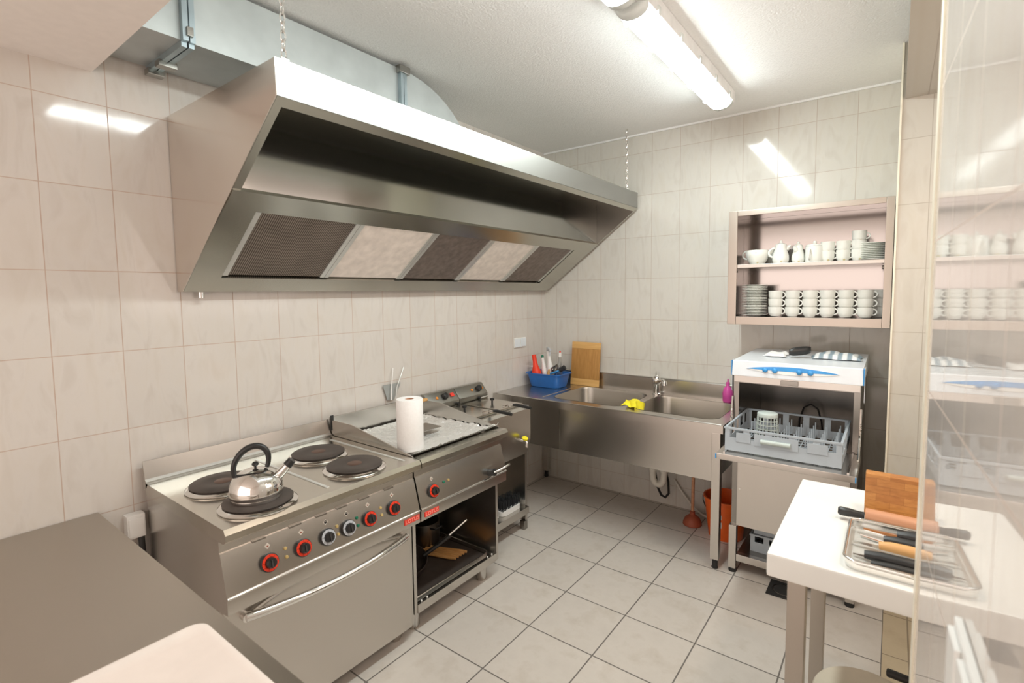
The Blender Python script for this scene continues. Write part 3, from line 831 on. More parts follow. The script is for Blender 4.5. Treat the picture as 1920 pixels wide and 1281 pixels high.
for i, lp in enumerate(HS):
    cx = sum(p[0] for p in lp) / len(lp); cy = sum(p[1] for p in lp) / len(lp)
    def sc(k, z): return [(cx + (x - cx) * k, cy + (y - cy) * k, z) for x, y in lp]
    b = MB().ring_loft([sc(1.012, ZT + .0015), sc(1.0, ZT + .001), sc(.985, ZT - .012), sc(.965, ZT - .22), sc(.92, ZT - .245), sc(.12, ZT - .252)], cap0=False)
    bo = b.build('sink_bowl', 'steel_bowl', sk, 50, fix=False)
    for f in bo.data.polygons: pass
    MB().lathe([(.028, 0), (.028, .003), (.02, .004)], (cx, cy, ZT - .2518), 20).build('drain_strainer', 'chrome', bo)
MB().box(.30, .548, -.662, -.658, .485, ZT - .046).build('apron', 'steel_v', sk)
MB().box(.552, 1.537, -.662, -.658, .485, ZT - .046).build('apron', 'steel_v', sk)
MB().box(1.55, 1.553, -.60, -.06, .485, ZT - .046).build('end_panel', 'steel_v', sk)
MB().prism([(-.033, ZT - .002), (-.033, .912), (-.028, .918), (-.002, .918), (-.002, ZT - .002)], 'x', SX0, SX1).build('upstand', 'steel_x', sk)
for x, y in ((1.562, -.664), (.027, -.664), (.027, -.035), (1.562, -.05)):
    lo = MB().box(x - .0225, x + .0225, y - .0225, y + .0225, .055, ZT - .046, .002).build('leg', 'steel_v', sk)
    MB().lathe([(.016, 0), (.018, .004), (.015, .012), (.015, .055)], (x, y, 0), 16).build('foot', 'black_rubber', lo)

fa = thing('mixer_tap', 'chrome mixer tap behind the two sink bowls', 'tap', (.985, -.07, ZT))
MB().lathe([(.030, .0005), (.030, .006), (.024, .010), (.024, .06), (.027, .066), (.029, .10), (.024, .122), (.010, .130)], (.985, -.068, ZT), 24).build('body', 'chrome', fa)
MB().tube([(.985, -.072, ZT + .075), (1.02, -.098, ZT + .098), (1.048, -.12, ZT + .106), (1.066, -.135, ZT + .098), (1.068, -.138, ZT + .078)], [.018, .016, .016, .017, .0165], 12).build('spout', 'chrome', fa)
MB().tube([(.985, -.066, ZT + .122), (.978, -.045, ZT + .138), (.972, -.028, ZT + .146), (.970, -.022, ZT + .147)], [.014, .012, .012, .008], 10).build('lever', 'chrome', fa)

def cloth(u, v):   # draped over the rim between the bowls
    s = u * .17; w = v - .5
    x = 1.005 + w * .085 + .012 * sin(u * 7 + v * 3); y = -.60 + .05 * sin(v * 4) * .3 + u * .16
    z = ZT + .012 + .020 * sin(pi * u) + .008 * sin(v * 9 + u * 5)
    if v > .72: 
        k = (v - .72) / .28; z -= k * .05; x = 1.005 + .22 * .085 + .012 * sin(u * 7 + v * 3) + .022 + .008 * k
    return (x, y, z)
tag(MB().sheet(cloth, 18, 18, .003).build('dish_cloth', 'yellow', None, 60), 'crumpled yellow cloth draped on the rim between the sink bowls', 'cloth')

sb = thing('soap_bottle', 'pink soap bottle on the sink corner beside the dishwasher', 'soap bottle', (1.463, -.065, ZT))
MB().lathe([(.026, .001), (.031, .008), (.032, .06), (.024, .092), (.012, .105), (.011, .115)], (1.463, -.065, ZT), 20).build('bottle', 'pink', sb)
MB().lathe([(.012, .115), (.012, .130), (.005, .132), (.005, .15)], (1.463, -.065, ZT), 12).build('pump', 'pink', sb)

# blue tub with bottles
TX, TY = .185, -.235
bt = thing('plastic_tub', 'blue plastic tub of cleaning bottles in the corner of the drainboard', 'tub', (TX, TY, ZT))
def rr(hx, hy, z, r=.035): return [(x, y, z) for x, y in rrect(TX - hx, TX + hx, TY - hy, TY + hy, r, 5)]
MB().ring_loft([rr(.122, .078, ZT + .0015), rr(.126, .082, ZT + .006), rr(.146, .098, ZT + .100), rr(.156, .108, ZT + .101), rr(.157, .109, ZT + .108), rr(.144, .096, ZT + .108), rr(.143, .095, ZT + .10), rr(.122, .078, ZT + .008)]).build('tub_body', 'blue', bt)
def bottle(name, label, cat, base, lean, h, r, mat, capmat, cap_h=.03, spray=False, tip=None):
    t = thing(name, label, cat, base)
    d = Vector((lean[0], lean[1], 1)).normalized(); b = Vector(base)
    MB().lathe([(r * .9, 0), (r, .006), (r, h * .5), (r * .55, h * .8), (r * .42, h)], b, 16, d).build('bottle', mat, t)
    if spray:
        p = b + d * h
        MB().cyl(p, p + d * .025, r * .5).build('collar', 'white_plastic', t)
        q = p + d * .025
        MB().tube([q - Vector((.010, -.008, 0)), q + d * .018, q + Vector((.040, -.03, .012))], [.012, .014, .008], 8).build('spray_head', capmat, t)
        MB().tube([q + Vector((.028, -.02, .0)), q + Vector((.030, -.025, -.035))], .005, 6).build('trigger', capmat, t)
    else:
        p = b + d * h
        MB().lathe([(r * .45, 0), (r * .42, cap_h), (r * .2, cap_h + .004)], p, 12, d).build('cap', capmat, t)
        if tip: MB().lathe([(r * .22, cap_h + .0045), (r * .25, cap_h + .012), (r * .1, cap_h + .018)], p, 10, d).build('cap_tip', tip, t)
    return t
zb = ZT + .012
t1 = bottle('squeeze_bottle', 'red ribbed squeeze bottle in the blue tub', 'bottle', (.112, -.270, zb), (-.20, .03), .185, .038, 'red', 'red', .045)
rb = MB()
bottle('spray_bottle', 'white cleaning bottle with green cap in the blue tub', 'bottle', (.150, -.215, zb), (-.20, .05), .205, .024, 'white_plastic', 'green', .018)
bottle('spray_bottle', 'white trigger spray bottle with grey head in the blue tub', 'bottle', (.205, -.215, zb), (-.17, .05), .235, .027, 'white_plastic', 'grey_ring', .03, True)
bottle('dish_soap_bottle', 'clear bottle with white and red cap in the blue tub', 'bottle', (.255, -.20, zb), (.02, .05), .215, .026, 'clear', 'white_plastic', .03, False, 'red')
sc_ = MB()
for i in range(6):
    a = i * 1.05; sc_.tube([(.23 + .022 * cos(a + k * .8) + .0 * k, -.225 + .022 * sin(a + k * .8), zb + .10 + .006 * k + .012 * sin(i + k)) for k in range(9)], .0035, 5)
tag(sc_.build('steel_wool', 'steel_dark'), 'dark ball of steel wool on top of the blue tub', 'scouring pad')
sbk = thing('dish_brush', 'dish brush with blue handle and black head leaning out of the blue tub', 'brush', (.25, -.26, zb))
MB().tube([(.20, -.275, zb + .085), (.26, -.27, zb + .105), (.31, -.262, zb + .125)], .007, 8).build('handle', 'light_blue', sbk)
MB().tube([(.305, -.263, zb + .123), (.345, -.258, zb + .150)], [.016, .019], 10).build('head', 'bristle', sbk)
pb = thing('paint_brush', 'pale wooden handled brush poking out of the blue tub', 'brush', (.215, -.285, zb))
MB().tube([(.20, -.285, zb + .02), (.215, -.285, zb + .085), (.222, -.283, zb + .128)], [.010, .013, .006], 8).build('handle', 'pale_wood', pb)
MB().box(.190, .212, -.292, -.278, zb + .002, zb + .022).build('bristles', 'bristle', pb)

cbd = thing('cutting_board', 'rectangular bamboo cutting board with paler ends leaning on the upstand', 'cutting board', (.405, -.055, ZT))
def lean_board(z0, z1):
    # leans back: bottom y=-.075, top y=-.036
    def yy(z): return -.078 + (z - ZT) / .335 * .034
    return MB().prism([(yy(z0), z0), (yy(z1), z1), (yy(z1) + .016, z1), (yy(z0) + .016, z0)], 'x', .285, .530, .002)
lean_board(ZT + .052, ZT + .285).build('board', 'bamboo', cbd)
lean_board(ZT + .0015, ZT + .0518).build('end_strip', 'bamboo_end', cbd)
lean_board(ZT + .2852, ZT + .335).build('end_strip', 'bamboo_end', cbd)

# wall sockets and switch
ws = thing('wall_socket', 'white double wall socket above the drainboard', 'socket', (0, -.36, 1.15))
MB().box(.0005, .010, -.435, -.288, 1.113, 1.189, .003).build('plate', 'white_plastic', ws)
for y in (-.398, -.325):
    MB().box(.0102, .016, y - .032, y + .032, 1.119, 1.183, .003).build('insert', 'dish_white', ws)
so = thing('wall_socket', 'white surface mounted wall socket low beside the range', 'socket', (0, -2.85, .665))
MB().box(.0005, .045, -2.885, -2.815 - .012, .622, .712, .004).build('box', 'white_plastic', so)
MB().box(.0455, .050, -2.880, -2.832, .63, .70, .002).build('insert', 'white_plastic', so)
tag(MB().tube([(.03, -2.84, .621), (.03, -2.838, .55), (.022, -2.834, .42), (.02, -2.836, .25), (.02, -2.836, .02)], .011, 8).build('power_cable', 'black'), 'black power cable running down from the low wall socket', 'cable')

# under the sink
tr = thing('drain_trap', 'white plastic sink trap under the right bowl', 'drain trap', (1.05, -.24, .35))
MB().tube([(1.035, -.25, .50), (1.035, -.25, .305), (1.038, -.25, .265), (1.055, -.25, .237), (1.075, -.25, .233), (1.095, -.25, .241), (1.11, -.25, .265), (1.113, -.25, .305), (1.113, -.25, .50)], .022, 12).build('pipe', 'pipe_white', tr)
nt_ = MB()
for x in (1.035, 1.113): nt_.lathe([(.027, 0), (.029, .005), (.029, .030), (.027, .035)], (x, -.25, .325), 12)
nt_.build('union_nut', 'pipe_white', tr)
tag(MB().tube([(1.018, -.19, .33), (1.018, -.15, .25), (1.02, -.12, .16), (1.04, -.10, .10), (1.065, -.09, .085), (1.09, -.09, .12), (1.10, -.13, .22), (1.10, -.17, .29)], .0085, 8).build('drain_hose', 'black'), 'black hose looping below the white sink trap', 'hose')
tag(MB().tube([(1.10, -.012, .20), (1.16, -.03, .13), (1.24, -.06, .06), (1.32, -.09, .025), (1.40, -.10, .012), (1.50, -.06, .012)], .0085, 8).build('water_hose', 'pipe_white'), 'white water hose running along the wall foot behind the plunger', 'hose')
pg = thing('plunger', 'red rubber plunger with wooden stick under the sink table', 'plunger', (1.295, -.215, 0))
MB().lathe([(.056, 0), (.060, .004), (.058, .020), (.047, .045), (.028, .062), (.018, .068), (.016, .09), (.010, .092)], (1.295, -.215, .0), 28).build('cup', 'rubber_red', pg)
MB().cyl((1.295, -.215, .088), (1.302, -.225, .50), .0105).build('stick', 'pin_wood', pg)
bk = thing('bucket', 'orange plastic bucket behind the right sink leg', 'bucket', (1.505, -.24, 0))
MB().lathe([(.098, 0), (.100, .004), (.128, .238), (.134, .240), (.134, .252), (.124, .252), (.097, .008), (.001, .008)], (1.51, -.24, 0), 36).build('bucket_body', 'orange', bk)
lb = MB()
for a0, z0, z1 in ((-100, .085, .125), (-100, .14, .17), (-55, .09, .16), (-35, .11, .135)):
    ring = []
    for zz in (z0, z1):
        row = []
        for k in range(5):
            a = radians(a0 + k * 3); r = .100 + (.128 - .100) * (zz / .238) + .0006
            row.append((1.51 + r * cos(a), -.24 + r * sin(a), zz))
        ring.append(row)
    for k in range(4):
        lb.bm.faces.new([lb.bm.verts.new(p) for p in (ring[0][k], ring[0][k + 1], ring[1][k + 1], ring[1][k])])
lb.build('print', 'white_plastic', bk)
MB().tube([(1.51 - .136 * cos(a), -.24 - .02 - .05 * sin(a), .235 - .10 * sin(a)) for a in [pi * i / 12 for i in range(13)]], .003, 6).build('bail', 'black', bk)

# ================================================================== WALL CABINET AND CROCKERY
CX0, CX1, CZ0, CZ1, CY = 1.517, 2.297, 1.336, 1.992, -.335
wc = thing('wall_cabinet', 'open stainless steel wall cabinet full of white crockery', 'cabinet', (1.9, -.16, 1.336))
cb = MB()
cb.box(CX0, CX0 + .012, CY + .01, -.002, CZ0, CZ1); cb.box(CX1 - .012, CX1, CY + .01, -.002, CZ0, CZ1)
cb.box(CX0 + .0125, CX1 - .0125, CY + .01, -.002, CZ0, CZ0 + .044); cb.box(CX0 + .0125, CX1 - .0125, CY + .01, -.002, CZ1 - .012, CZ1)
cb.build('carcass', 'steel_cab', wc)
MB().box(CX0 + .0125, CX1 - .0125, -.008, -.003, CZ0 + .0445, CZ1 - .0125).build('back_panel', 'steel_cab', wc)
MB().box(CX0, CX0 + .048, CY, CY + .0095, CZ0, CZ1, .002).build('stile', 'steel_leg', wc)
MB().box(CX1 - .034, CX1, CY, CY + .0095, CZ0, CZ1, .002).build('stile', 'steel_leg', wc)
MB().box(CX0 + .0485, CX1 - .0345, CY, CY + .0095, CZ1 - .030, CZ1, .002).build('top_rail', 'steel_leg', wc)
MB().box(CX0 + .0485, CX1 - .0345, CY, CY + .0095, CZ0, CZ0 + .046, .002).build('bottom_rail', 'steel_leg', wc)
MB().box(CX0 + .0125, CX1 - .0125, CY + .012, -.0085, 1.664, 1.684, .002).build('shelf', 'steel', wc)
hk = MB()
hk.lathe([(.010, 0), (.010, .012)], (CX1 - .034, -.20, 1.648), 12, (-1, 0, 0)); hk.lathe([(.006, 0), (.006, .01)], (CX0 + .014, -.20, 1.648), 12, (1, 0, 0))
hk.build('shelf_pin', 'steel_dark', wc)

def cup_proto(name, r, h, hr, hang, mat='porcelain'):
    """cup with a ring handle, origin at foot"""
    o = MB().lathe([(r * .66, 0), (r * .70, .003), (r * .86, h * .20), (r * .96, h * .38), (r, h), (r * .94, h), (r * .90, h * .42), (r * .7, h * .15), (.001, h * .10)], (0, 0, 0), 28).build(name, mat)
    a = radians(hang); d = Vector((cos(a), sin(a), 0))
    pts = [d * (r * .88 + hr * (sin(t)) * 1.2) + Vector((0, 0, h * .55 + hr * cos(t))) for t in [pi * i / 10 for i in range(11)]]
    MB().tube(pts, .0036, 6).build('handle', mat, o)
    return o
SZ = CZ0 + .0465
p_cup = cup_proto('coffee_cup', .0385, .054, .016, -12)
p_cup['category'] = 'cup'; p_cup['group'] = 'white coffee cups stacked on the bottom shelf'
cols = [1.752, 1.840, 1.928, 2.012, 2.098, 2.186, 2.252]
first = True
lev = ['bottom', 'middle', 'top']
for ci, x in enumerate(cols):
    if ci == 6: x = 2.243
    for l in range(3):
        lab = 'white cup, %s of the %s stack from the left on the bottom shelf' % (lev[l], ORD[ci])
        loc = (x, -.20 - (.0 if ci < 6 else -.09), SZ + l * .047)
        if first: p_cup.location = loc; p_cup['label'] = lab; first = False
        else: dup(p_cup, loc, lab)

def plate_proto(name, r, mat='porcelain'):
    return MB().lathe([(r * .55, 0), (r * .57, .002), (r * .6, .003), (r, .0075), (r, .0095), (r * .62, .0055), (.001, .0055)], (0, 0, 0), 36).build(name, mat)
pp = plate_proto('plate', .070)
pp['category'] = 'plate'; pp['group'] = 'saucers in the tall stack on the bottom shelf'
for i in range(20):
    lab = 'white saucer, %s from the bottom of the tall stack on the bottom shelf' % ORD[i]
    loc = (1.638, -.205, SZ + i * .0092)
    if i == 0: pp.location = loc; pp['label'] = lab
    else: dup(pp, loc, lab)
SZ2 = 1.6845
for i in range(10):
    lab = 'white saucer, %s from the bottom of the stack on the top shelf' % ORD[i]
    o = dup(pp, (2.212, -.19, SZ2 + i * .0092), lab); o['group'] = 'saucers in the stack on the top shelf'
# mugs on the top shelf
p_mug = cup_proto('mug', .0345, .062, .015, -10, 'porcelain_floral')
p_mug['category'] = 'mug'; p_mug['group'] = 'floral mugs stacked on the top shelf'
first = True
for ci, (x, n) in enumerate(((2.005, 2), (2.078, 2), (2.148, 3))):
    for l in range(n):
        lab = 'floral mug, %s of the %s mug stack from the left on the top shelf' % ((['lower', 'upper'] if n == 2 else lev)[l], ORD[ci])
        loc = (x, -.20, SZ2 + l * .049)
        if first: p_mug.location = loc; p_mug['label'] = lab; first = False
        else: dup(p_mug, loc, lab)
# teapot, creamers, canister
tpx = (1.650, -.21, SZ2)
tpot = thing('teapot', 'rounded floral teapot at the left end of the top shelf', 'teapot', tpx)
MB().lathe([(.034, 0), (.038, .004), (.052, .022), (.062, .050), (.064, .070), (.060, .084), (.056, .084), (.058, .066), (.03, .012), (.001, .010)], tpx, 32).build('body', 'porcelain_floral', tpot)
V = Vector(tpx); dl = Vector((-1, .1, 0))
MB().tube([V + dl * (.055 + .028 * sin(t)) + Vector((0, 0, .058 + .024 * cos(t))) for t in [pi * i / 10 for i in range(11)]], .0055, 8).build('handle', 'porcelain_floral', tpot)
MB().tube([V + Vector((.055, 0, .05)), V + Vector((.075, 0, .072)), V + Vector((.088, 0, .094))], [.014, .010, .008], 10).build('spout', 'porcelain_floral', tpot)
def jug(name, label, cat, x, y, h, r, lid=True, hdir=-1):
    p = (x, y, SZ2); t = thing(name, label, cat, p); v = Vector(p)
    MB().lathe([(r * .80, 0), (r * .86, .003), (r, h * .22), (r * .96, h * .45), (r * .72, h * .80), (r * .70, h)] + ([(r * .66, h), (r * .66, h * .8), (.001, h * .2)]), p, 28).build('body', 'porcelain_floral', t)
    d = (Vector((*hdir, 0)) if isinstance(hdir, tuple) else Vector((hdir, -.25, 0))).normalized()
    MB().tube([v + d * (r * .72 + .030 * sin(a)) + Vector((0, 0, h * .62 + h * .26 * cos(a))) for a in [pi * i / 12 for i in range(13)]], .006, 8).build('handle', 'porcelain_floral', t)
    MB().tube([v - d * r * .62 + Vector((0, 0, h * .8)), v - d * r * .95 + Vector((0, 0, h * .97)), v - d * r * 1.1 + Vector((0, 0, h * 1.02))], [.014, .010, .006], 8).build('spout', 'porcelain_floral', t)
    if lid:
        lo = MB().lathe([(r * .69, h), (r * .66, h + .008), (r * .3, h + .016), (.006, h + .018)], p, 24).build('lid', 'porcelain_floral', t)
        MB().sphere((x, y, SZ2 + h + .024), .008).build('lid_knob', 'porcelain', lo)
    return t
jug('coffee_pot', 'tall floral pot with loop handle right of the teapot', 'coffee pot', 1.776, -.22, .102, .044)
jug('milk_jug', 'floral jug standing behind the teapot and tall pot', 'jug', 1.725, -.10, .095, .042, False)
jug('coffee_pot', 'smaller lidded floral pot left of the canister', 'coffee pot', 1.862, -.20, .092, .034, True, (.5, 1))
cn = thing('sugar_canister', 'white lidded canister with round handle in the middle of the top shelf', 'canister', (1.942, -.21, SZ2))
MB().lathe([(.042, 0), (.044, .003), (.044, .088), (.041, .091), (.001, .091)], (1.942, -.21, SZ2), 28).build('body', 'porcelain', cn)
lo = MB().lathe([(.043, .0915), (.040, .099), (.012, .104), (.010, .104)], (1.942, -.21, SZ2), 28).build('lid', 'porcelain', cn)
MB().lathe([(.008, .104), (.011, .112), (.007, .120), (.001, .121)], (1.944, -.21, SZ2), 14).build('lid_knob', 'porcelain', lo)
MB().tube([(1.925, -.254 - .022 * sin(a), SZ2 + .045 + .028 * cos(a)) for a in [pi * i / 10 for i in range(11)]], .005, 8).build('handle', 'porcelain', cn)

# ================================================================== DISHWASHER ON ITS STAND
DX0, DX1, DY0, DY1 = 1.628, 2.207, -.645, -.06
dw = thing('dishwasher', 'white topped front loading dishwasher with its door lowered', 'dishwasher', (1.92, -.35, .26))
sh = MB()
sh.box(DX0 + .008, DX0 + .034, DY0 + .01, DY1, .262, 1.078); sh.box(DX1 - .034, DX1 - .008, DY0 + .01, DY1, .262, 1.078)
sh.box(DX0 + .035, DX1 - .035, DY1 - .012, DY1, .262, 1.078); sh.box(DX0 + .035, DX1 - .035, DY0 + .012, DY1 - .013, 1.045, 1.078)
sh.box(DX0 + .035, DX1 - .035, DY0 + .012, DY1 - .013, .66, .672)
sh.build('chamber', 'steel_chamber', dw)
MB().box(DX0 + .035, DX1 - .035, DY0 + .004, DY0 + .0115, .262, .70, .002).build('lower_panel', 'steel_door', dw)
hk = MB(); hk.cyl((DX0 + .05, DY0 + .003, .47), (DX0 + .05, DY0 - .003, .47), .005); hk.build('screw', 'chrome', dw)
tpb = MB().hexa([(DX0, DY0 - .012, 1.084), (DX1, DY0 - .012, 1.084), (DX1, DY1, 1.084), (DX0, DY1, 1.084), (DX0, DY0 + .004, 1.164), (DX1, DY0 + .004, 1.164), (DX1, DY1, 1.172), (DX0, DY1, 1.172)], .005)
tpo = tpb.build('top_cover', 'dish_white', dw)
MB().box(DX0 + .01, DX1 - .01, DY0 + .004, DY0 + .0118, 1.05, 1.083).build('door_header', 'steel', dw)
MB().box(1.86, 1.94, DY0 - .004, DY0 + .0035, 1.052, 1.076, .002).build('door_latch', 'steel_dark', dw)
# blue lens-shaped control strip on the sloping front of the cover
def cov(x, z): return (x, DY0 - .012 + (z - 1.084) / .08 * .016 - .0012, z)
ls = []
for i in range(31):
    t = i / 30; x = 1.70 + t * .415; z = 1.128 + .0 * t; ls.append((x, .019 * sin(pi * t) ** .8))
fo = MB()
fo.ring_loft([[cov(x, 1.126 + b) for x, b in ls] + [cov(x, 1.126 - b) for x, b in ls[::-1]], [tuple(Vector(cov(x, 1.126 + b)) - Vector((0, .002, 0))) for x, b in ls] + [tuple(Vector(cov(x, 1.126 - b)) - Vector((0, .002, 0))) for x, b in ls[::-1]]])
co = fo.build('control_strip', 'white_plastic', tpo)
fo = MB()
up_ = [tuple(Vector(cov(x, 1.1265 + b)) - Vector((0, .0022, 0))) for x, b in ls] + [tuple(Vector(cov(x, 1.1265 + b * -.15)) - Vector((0, .0022, 0))) for x, b in ls[::-1]]
fo.ring_loft([up_, [tuple(Vector(p) - Vector((0, .001, 0))) for p in up_]])
fo.build('blue_panel', 'light_blue', co)
for x in (1.79, 1.835, 1.945, 1.993):
    p = Vector(cov(x, 1.124)) - Vector((0, .0035, 0))
    MB().lathe([(.0125, 0), (.0125, .008), (.009, .012)], p, 18, (0, -1, .2)).build('button', 'light_blue', co)
for x in (DX0 - .004, DX1 + .0005):
    MB().box(x, x + .0035, DY0 - .006, DY0 + .02, 1.085, 1.163).build('edge_trim', 'light_blue', tpo)
for x in (DX0 - .006, DX1 + .0042):
    MB().prism([(DY0 + .021, 1.00), (DY0 + .021, 1.16), (DY0 + .05, 1.165), (DY0 + .06, .985)], 'x', x, x + .0018).build('side_flap', 'dish_white', tpo)
do = MB().box(1.642, 2.210, -.985, DY0 + .002, .722, .752, .003).build('door', 'steel', dw)
rl = MB()
for x in (1.675, 2.178): rl.box(x - .004, x + .004, -.965, DY0, .7525, .757)
rl.build('rack_rail', 'chrome', do)
for x in (1.642, 2.2062): MB().box(x - .0016, x + .003, -.99, -.95, .726, .748).build('corner_trim', 'light_blue', do)
for x in (DX0 + .004, DX1 - .004):
    MB().tube([(x, DY0 + .004, .97), (x, DY0 - .012, .90), (x, DY0 - .02, .84), (x, -.72, .775), (x, -.76, .757)], .005, 6).build('door_arm', 'chrome', dw)
    MB().tube([(x, DY0 - .018 + .004 * cos(k * 1.6), .80 + k * .0045 + 0 * k) if k % 2 else (x + .004, DY0 - .018, .80 + k * .0045) for k in range(24)], .0028, 5).build('door_spring', 'chrome', dw)

sd = thing('dishwasher_stand', 'low open steel stand carrying the dishwasher', 'stand', (1.92, -.35, 0))
for x in (1.648, 2.187):
    for y in (-.637, -.09):
        lo = MB().box(x - .019, x + .019, y - .019, y + .019, .022, .2615, .002).build('leg', 'steel_v', sd)
        MB().lathe([(.020, 0), (.021, .004), (.020, .021)], (x, y, 0), 16).build('foot', 'black_rubber', lo)
MB().box(1.6675, 2.1675, -.65, -.615, .066, .104, .002).build('front_rail', 'steel', sd)
MB().box(1.6675, 2.1675, -.614, -.08, .092, .102).build('shelf', 'steel_dark', sd)

def crate_box(name, label, cat, x0, x1, y0, y1, z0, z1, mat, rough=False):
    """dish rack: solid lower wall, row of openings, rim"""
    t = thing(name, label, cat, ((x0 + x1) / 2, (y0 + y1) / 2, z0))
    th = .004; n = 5
    def side(ax, a0, a1, p, q, frac):
        # one wall: solid lower part, posts, rim (ax = axis along which the wall runs)
        m = MB(); zm = z0 + (z1 - z0) * frac
        def bx(u0, u1, v0, v1, w0, w1):
            if ax == 'x': m.box(u0, u1, v0, v1, w0, w1)
            else: m.box(v0, v1, u0, u1, w0, w1)
        bx(a0, a1, p, q, z0, zm)
        for i in range(n + 1):
            c = a0 + (a1 - a0) * i / n; w = .014 if 0 < i < n else .022
            bx(max(a0, c - w), min(a1, c + w), p, q, zm, z1)
        bx(a0 - .004, a1 + .004, p - .003, q + .003, z1, z1 + .009)
        m.build('side_wall', mat, t)
    side('x', x0, x1, y0, y0 + th, .62); side('x', x0, x1, y1 - th, y1, .42)
    side('y', y0 + th + .008, y1 - th - .008, x0, x0 + th, .45); side('y', y0 + th + .008, y1 - th - .008, x1 - th, x1, .45)
    g = MB()
    for i in range(12):
        x = x0 + .03 + (x1 - x0 - .06) * i / 11; g.box(x - .002, x + .002, y0 + th, y1 - th, z0 + .012, z0 + .016)
    for i in range(10):
        y = y0 + .03 + (y1 - y0 - .06) * i / 9; g.box(x0 + th, x1 - th, y - .002, y + .002, z0 + .008, z0 + .012)
    g.build('floor_grid', mat, t)
    return t
rk = crate_box('dish_rack', 'grey-blue dishwasher rack resting on the lowered door', 'dish rack', 1.668, 2.152, -.925, -.45, .7575, .862, 'rack')
fp_ = MB(); fp_.box(1.80, 1.985, -.9295, -.9255, .80, .855, .001); fp_.box(2.02, 2.10, -.9292, -.9256, .805, .85, .001); fp_.box(1.72, 1.785, -.9292, -.9256, .805, .85, .001)
fp_.build('front_plate', 'rack', rk)
MB().tube([(1.83, -.936, .825), (1.955, -.936, .825)], .011, 10).build('grip', 'basket', rk)
p0_ = None
for i in range(8):
    for j in range(6):
        x = 1.73 + i * .055; y = -.87 + j * .075
        if x < 1.88 and y < -.68: continue
        if p0_ is None:
            p0_ = MB().lathe([(.0042, 0), (.0028, .075)], (0, 0, 0), 6).build('peg', 'rack'); q_ = p0_
        else:
            q_ = p0_.copy(); COL.objects.link(q_)
        q_.parent = rk; q_.location = Vector((x, y, .772)) - rk.location
# openwork lattice beaker standing upside down in the rack
bx, by, bz = 1.830, -.785, .7745
lat = thing('cutlery_basket', 'pale lattice cutlery beaker turned upside down in the rack', 'cutlery basket', (bx, by, bz))
lt = MB()
def rad_(z): return .056 - .012 * z / .15
for k in range(8):
    z = .003 + k * .020; r = rad_(z)
    lt.lathe([(r + .0014, z - .0024), (r + .0014, z + .0024), (r - .0014, z + .0024), (r - .0014, z - .0024), (r + .0014, z - .0024)], (bx, by, bz), 28, cap0=False, cap1=False)
for i in range(18):
    a = 2 * pi * i / 18
    lt.tube([(bx + rad_(z) * cos(a), by + rad_(z) * sin(a), bz + z) for z in (0, .075, .15)], .0024, 5)
lt.build('lattice', 'basket', lat)
MB().lathe([(.0462, .142), (.0462, .156), (.043, .159), (.001, .159)], (bx, by, bz), 28).build('cup_base', 'basket', lat)
tag(MB().tube([(1.885, -.16, .673), (1.89, -.16, .78), (1.91, -.16, .85), (1.945, -.16, .875), (1.98, -.16, .85), (2.00, -.16, .78), (2.01, -.16, .673)], .005, 8).build('drain_hose', 'black'), 'black looped hose inside the dishwasher chamber', 'hose')
crate_box('dish_rack', 'lower grey crate resting on the stand shelf under the dishwasher', 'dish rack', 1.72, 2.12, -.56, -.14, .1025, .19, 'rack')
crate_box('dish_rack', 'upper grey crate stacked on the other under the dishwasher', 'dish rack', 1.735, 2.11, -.55, -.15, .2, .243, 'rack')

# cloths on top of the dishwasher
def fold(x0, x1, y0, y1, z, h, seed):
    rnd = random.Random(seed); ph = [rnd.uniform(0, 6) for _ in range(4)]
    def P(u, v):
        x = x0 + (x1 - x0) * u + .006 * sin(v * 9 + ph[0]); y = y0 + (y1 - y0) * v + .006 * sin(u * 11 + ph[1])
        e = min(u, 1 - u, v, 1 - v) * 6
        return (x, y, z + .004 + h * min(1, e) * (.7 + .3 * sin(u * 9 + ph[2]) * sin(v * 8 + ph[3])))
    return P
def blanket(P, name, mat, label, cat):
    mb = MB(); n = 18
    T = [[mb.bm.verts.new(P(i / n, j / n)) for j in range(n + 1)] for i in range(n + 1)]
    B = [[mb.bm.verts.new((T[i][j].co.x, T[i][j].co.y, 1.1725)) for j in range(n + 1)] for i in range(n + 1)]
    for i in range(n):
        for j in range(n):
            mb.bm.faces.new((T[i][j], T[i + 1][j], T[i + 1][j + 1], T[i][j + 1])); mb.bm.faces.new((B[i][j], B[i][j + 1], B[i + 1][j + 1], B[i + 1][j]))
    for i in range(n):
        for q in (0, n):
            mb.bm.faces.new((T[i][q], B[i][q], B[i + 1][q], T[i + 1][q])); mb.bm.faces.new((T[q][i], B[q][i], B[q][i + 1], T[q][i + 1]))
    return tag(mb.build(name, mat, None, 60), label, cat)
blanket(fold(1.965, 2.185, -.42, -.22, 1.17, .028, 1), 'tea_towel', 'tea_cloth', 'striped grey and white tea towel folded on top of the dishwasher', 'tea towel')
blanket(fold(1.74, 1.845, -.44, -.30, 1.17, .018, 2), 'cloth', 'white_cloth', 'crumpled white cloth on top of the dishwasher', 'cloth')
bc = MB().ring_loft([[(1.865 + t * .095 + 0, -.43 + t * .05 + .026 * cos(a) * (1 - .5 * abs(2 * t - 1) ** 3), 1.1995 + t * .012 + .024 * sin(a) * (1 - .35 * abs(2 * t - 1) ** 3)) for a in [2 * pi * k / 14 for k in range(14)]] for t in [i / 10 for i in range(11)]])
tag(bc.build('cloth', 'black', None, 60), 'black rolled cloth on top of the dishwasher', 'cloth')

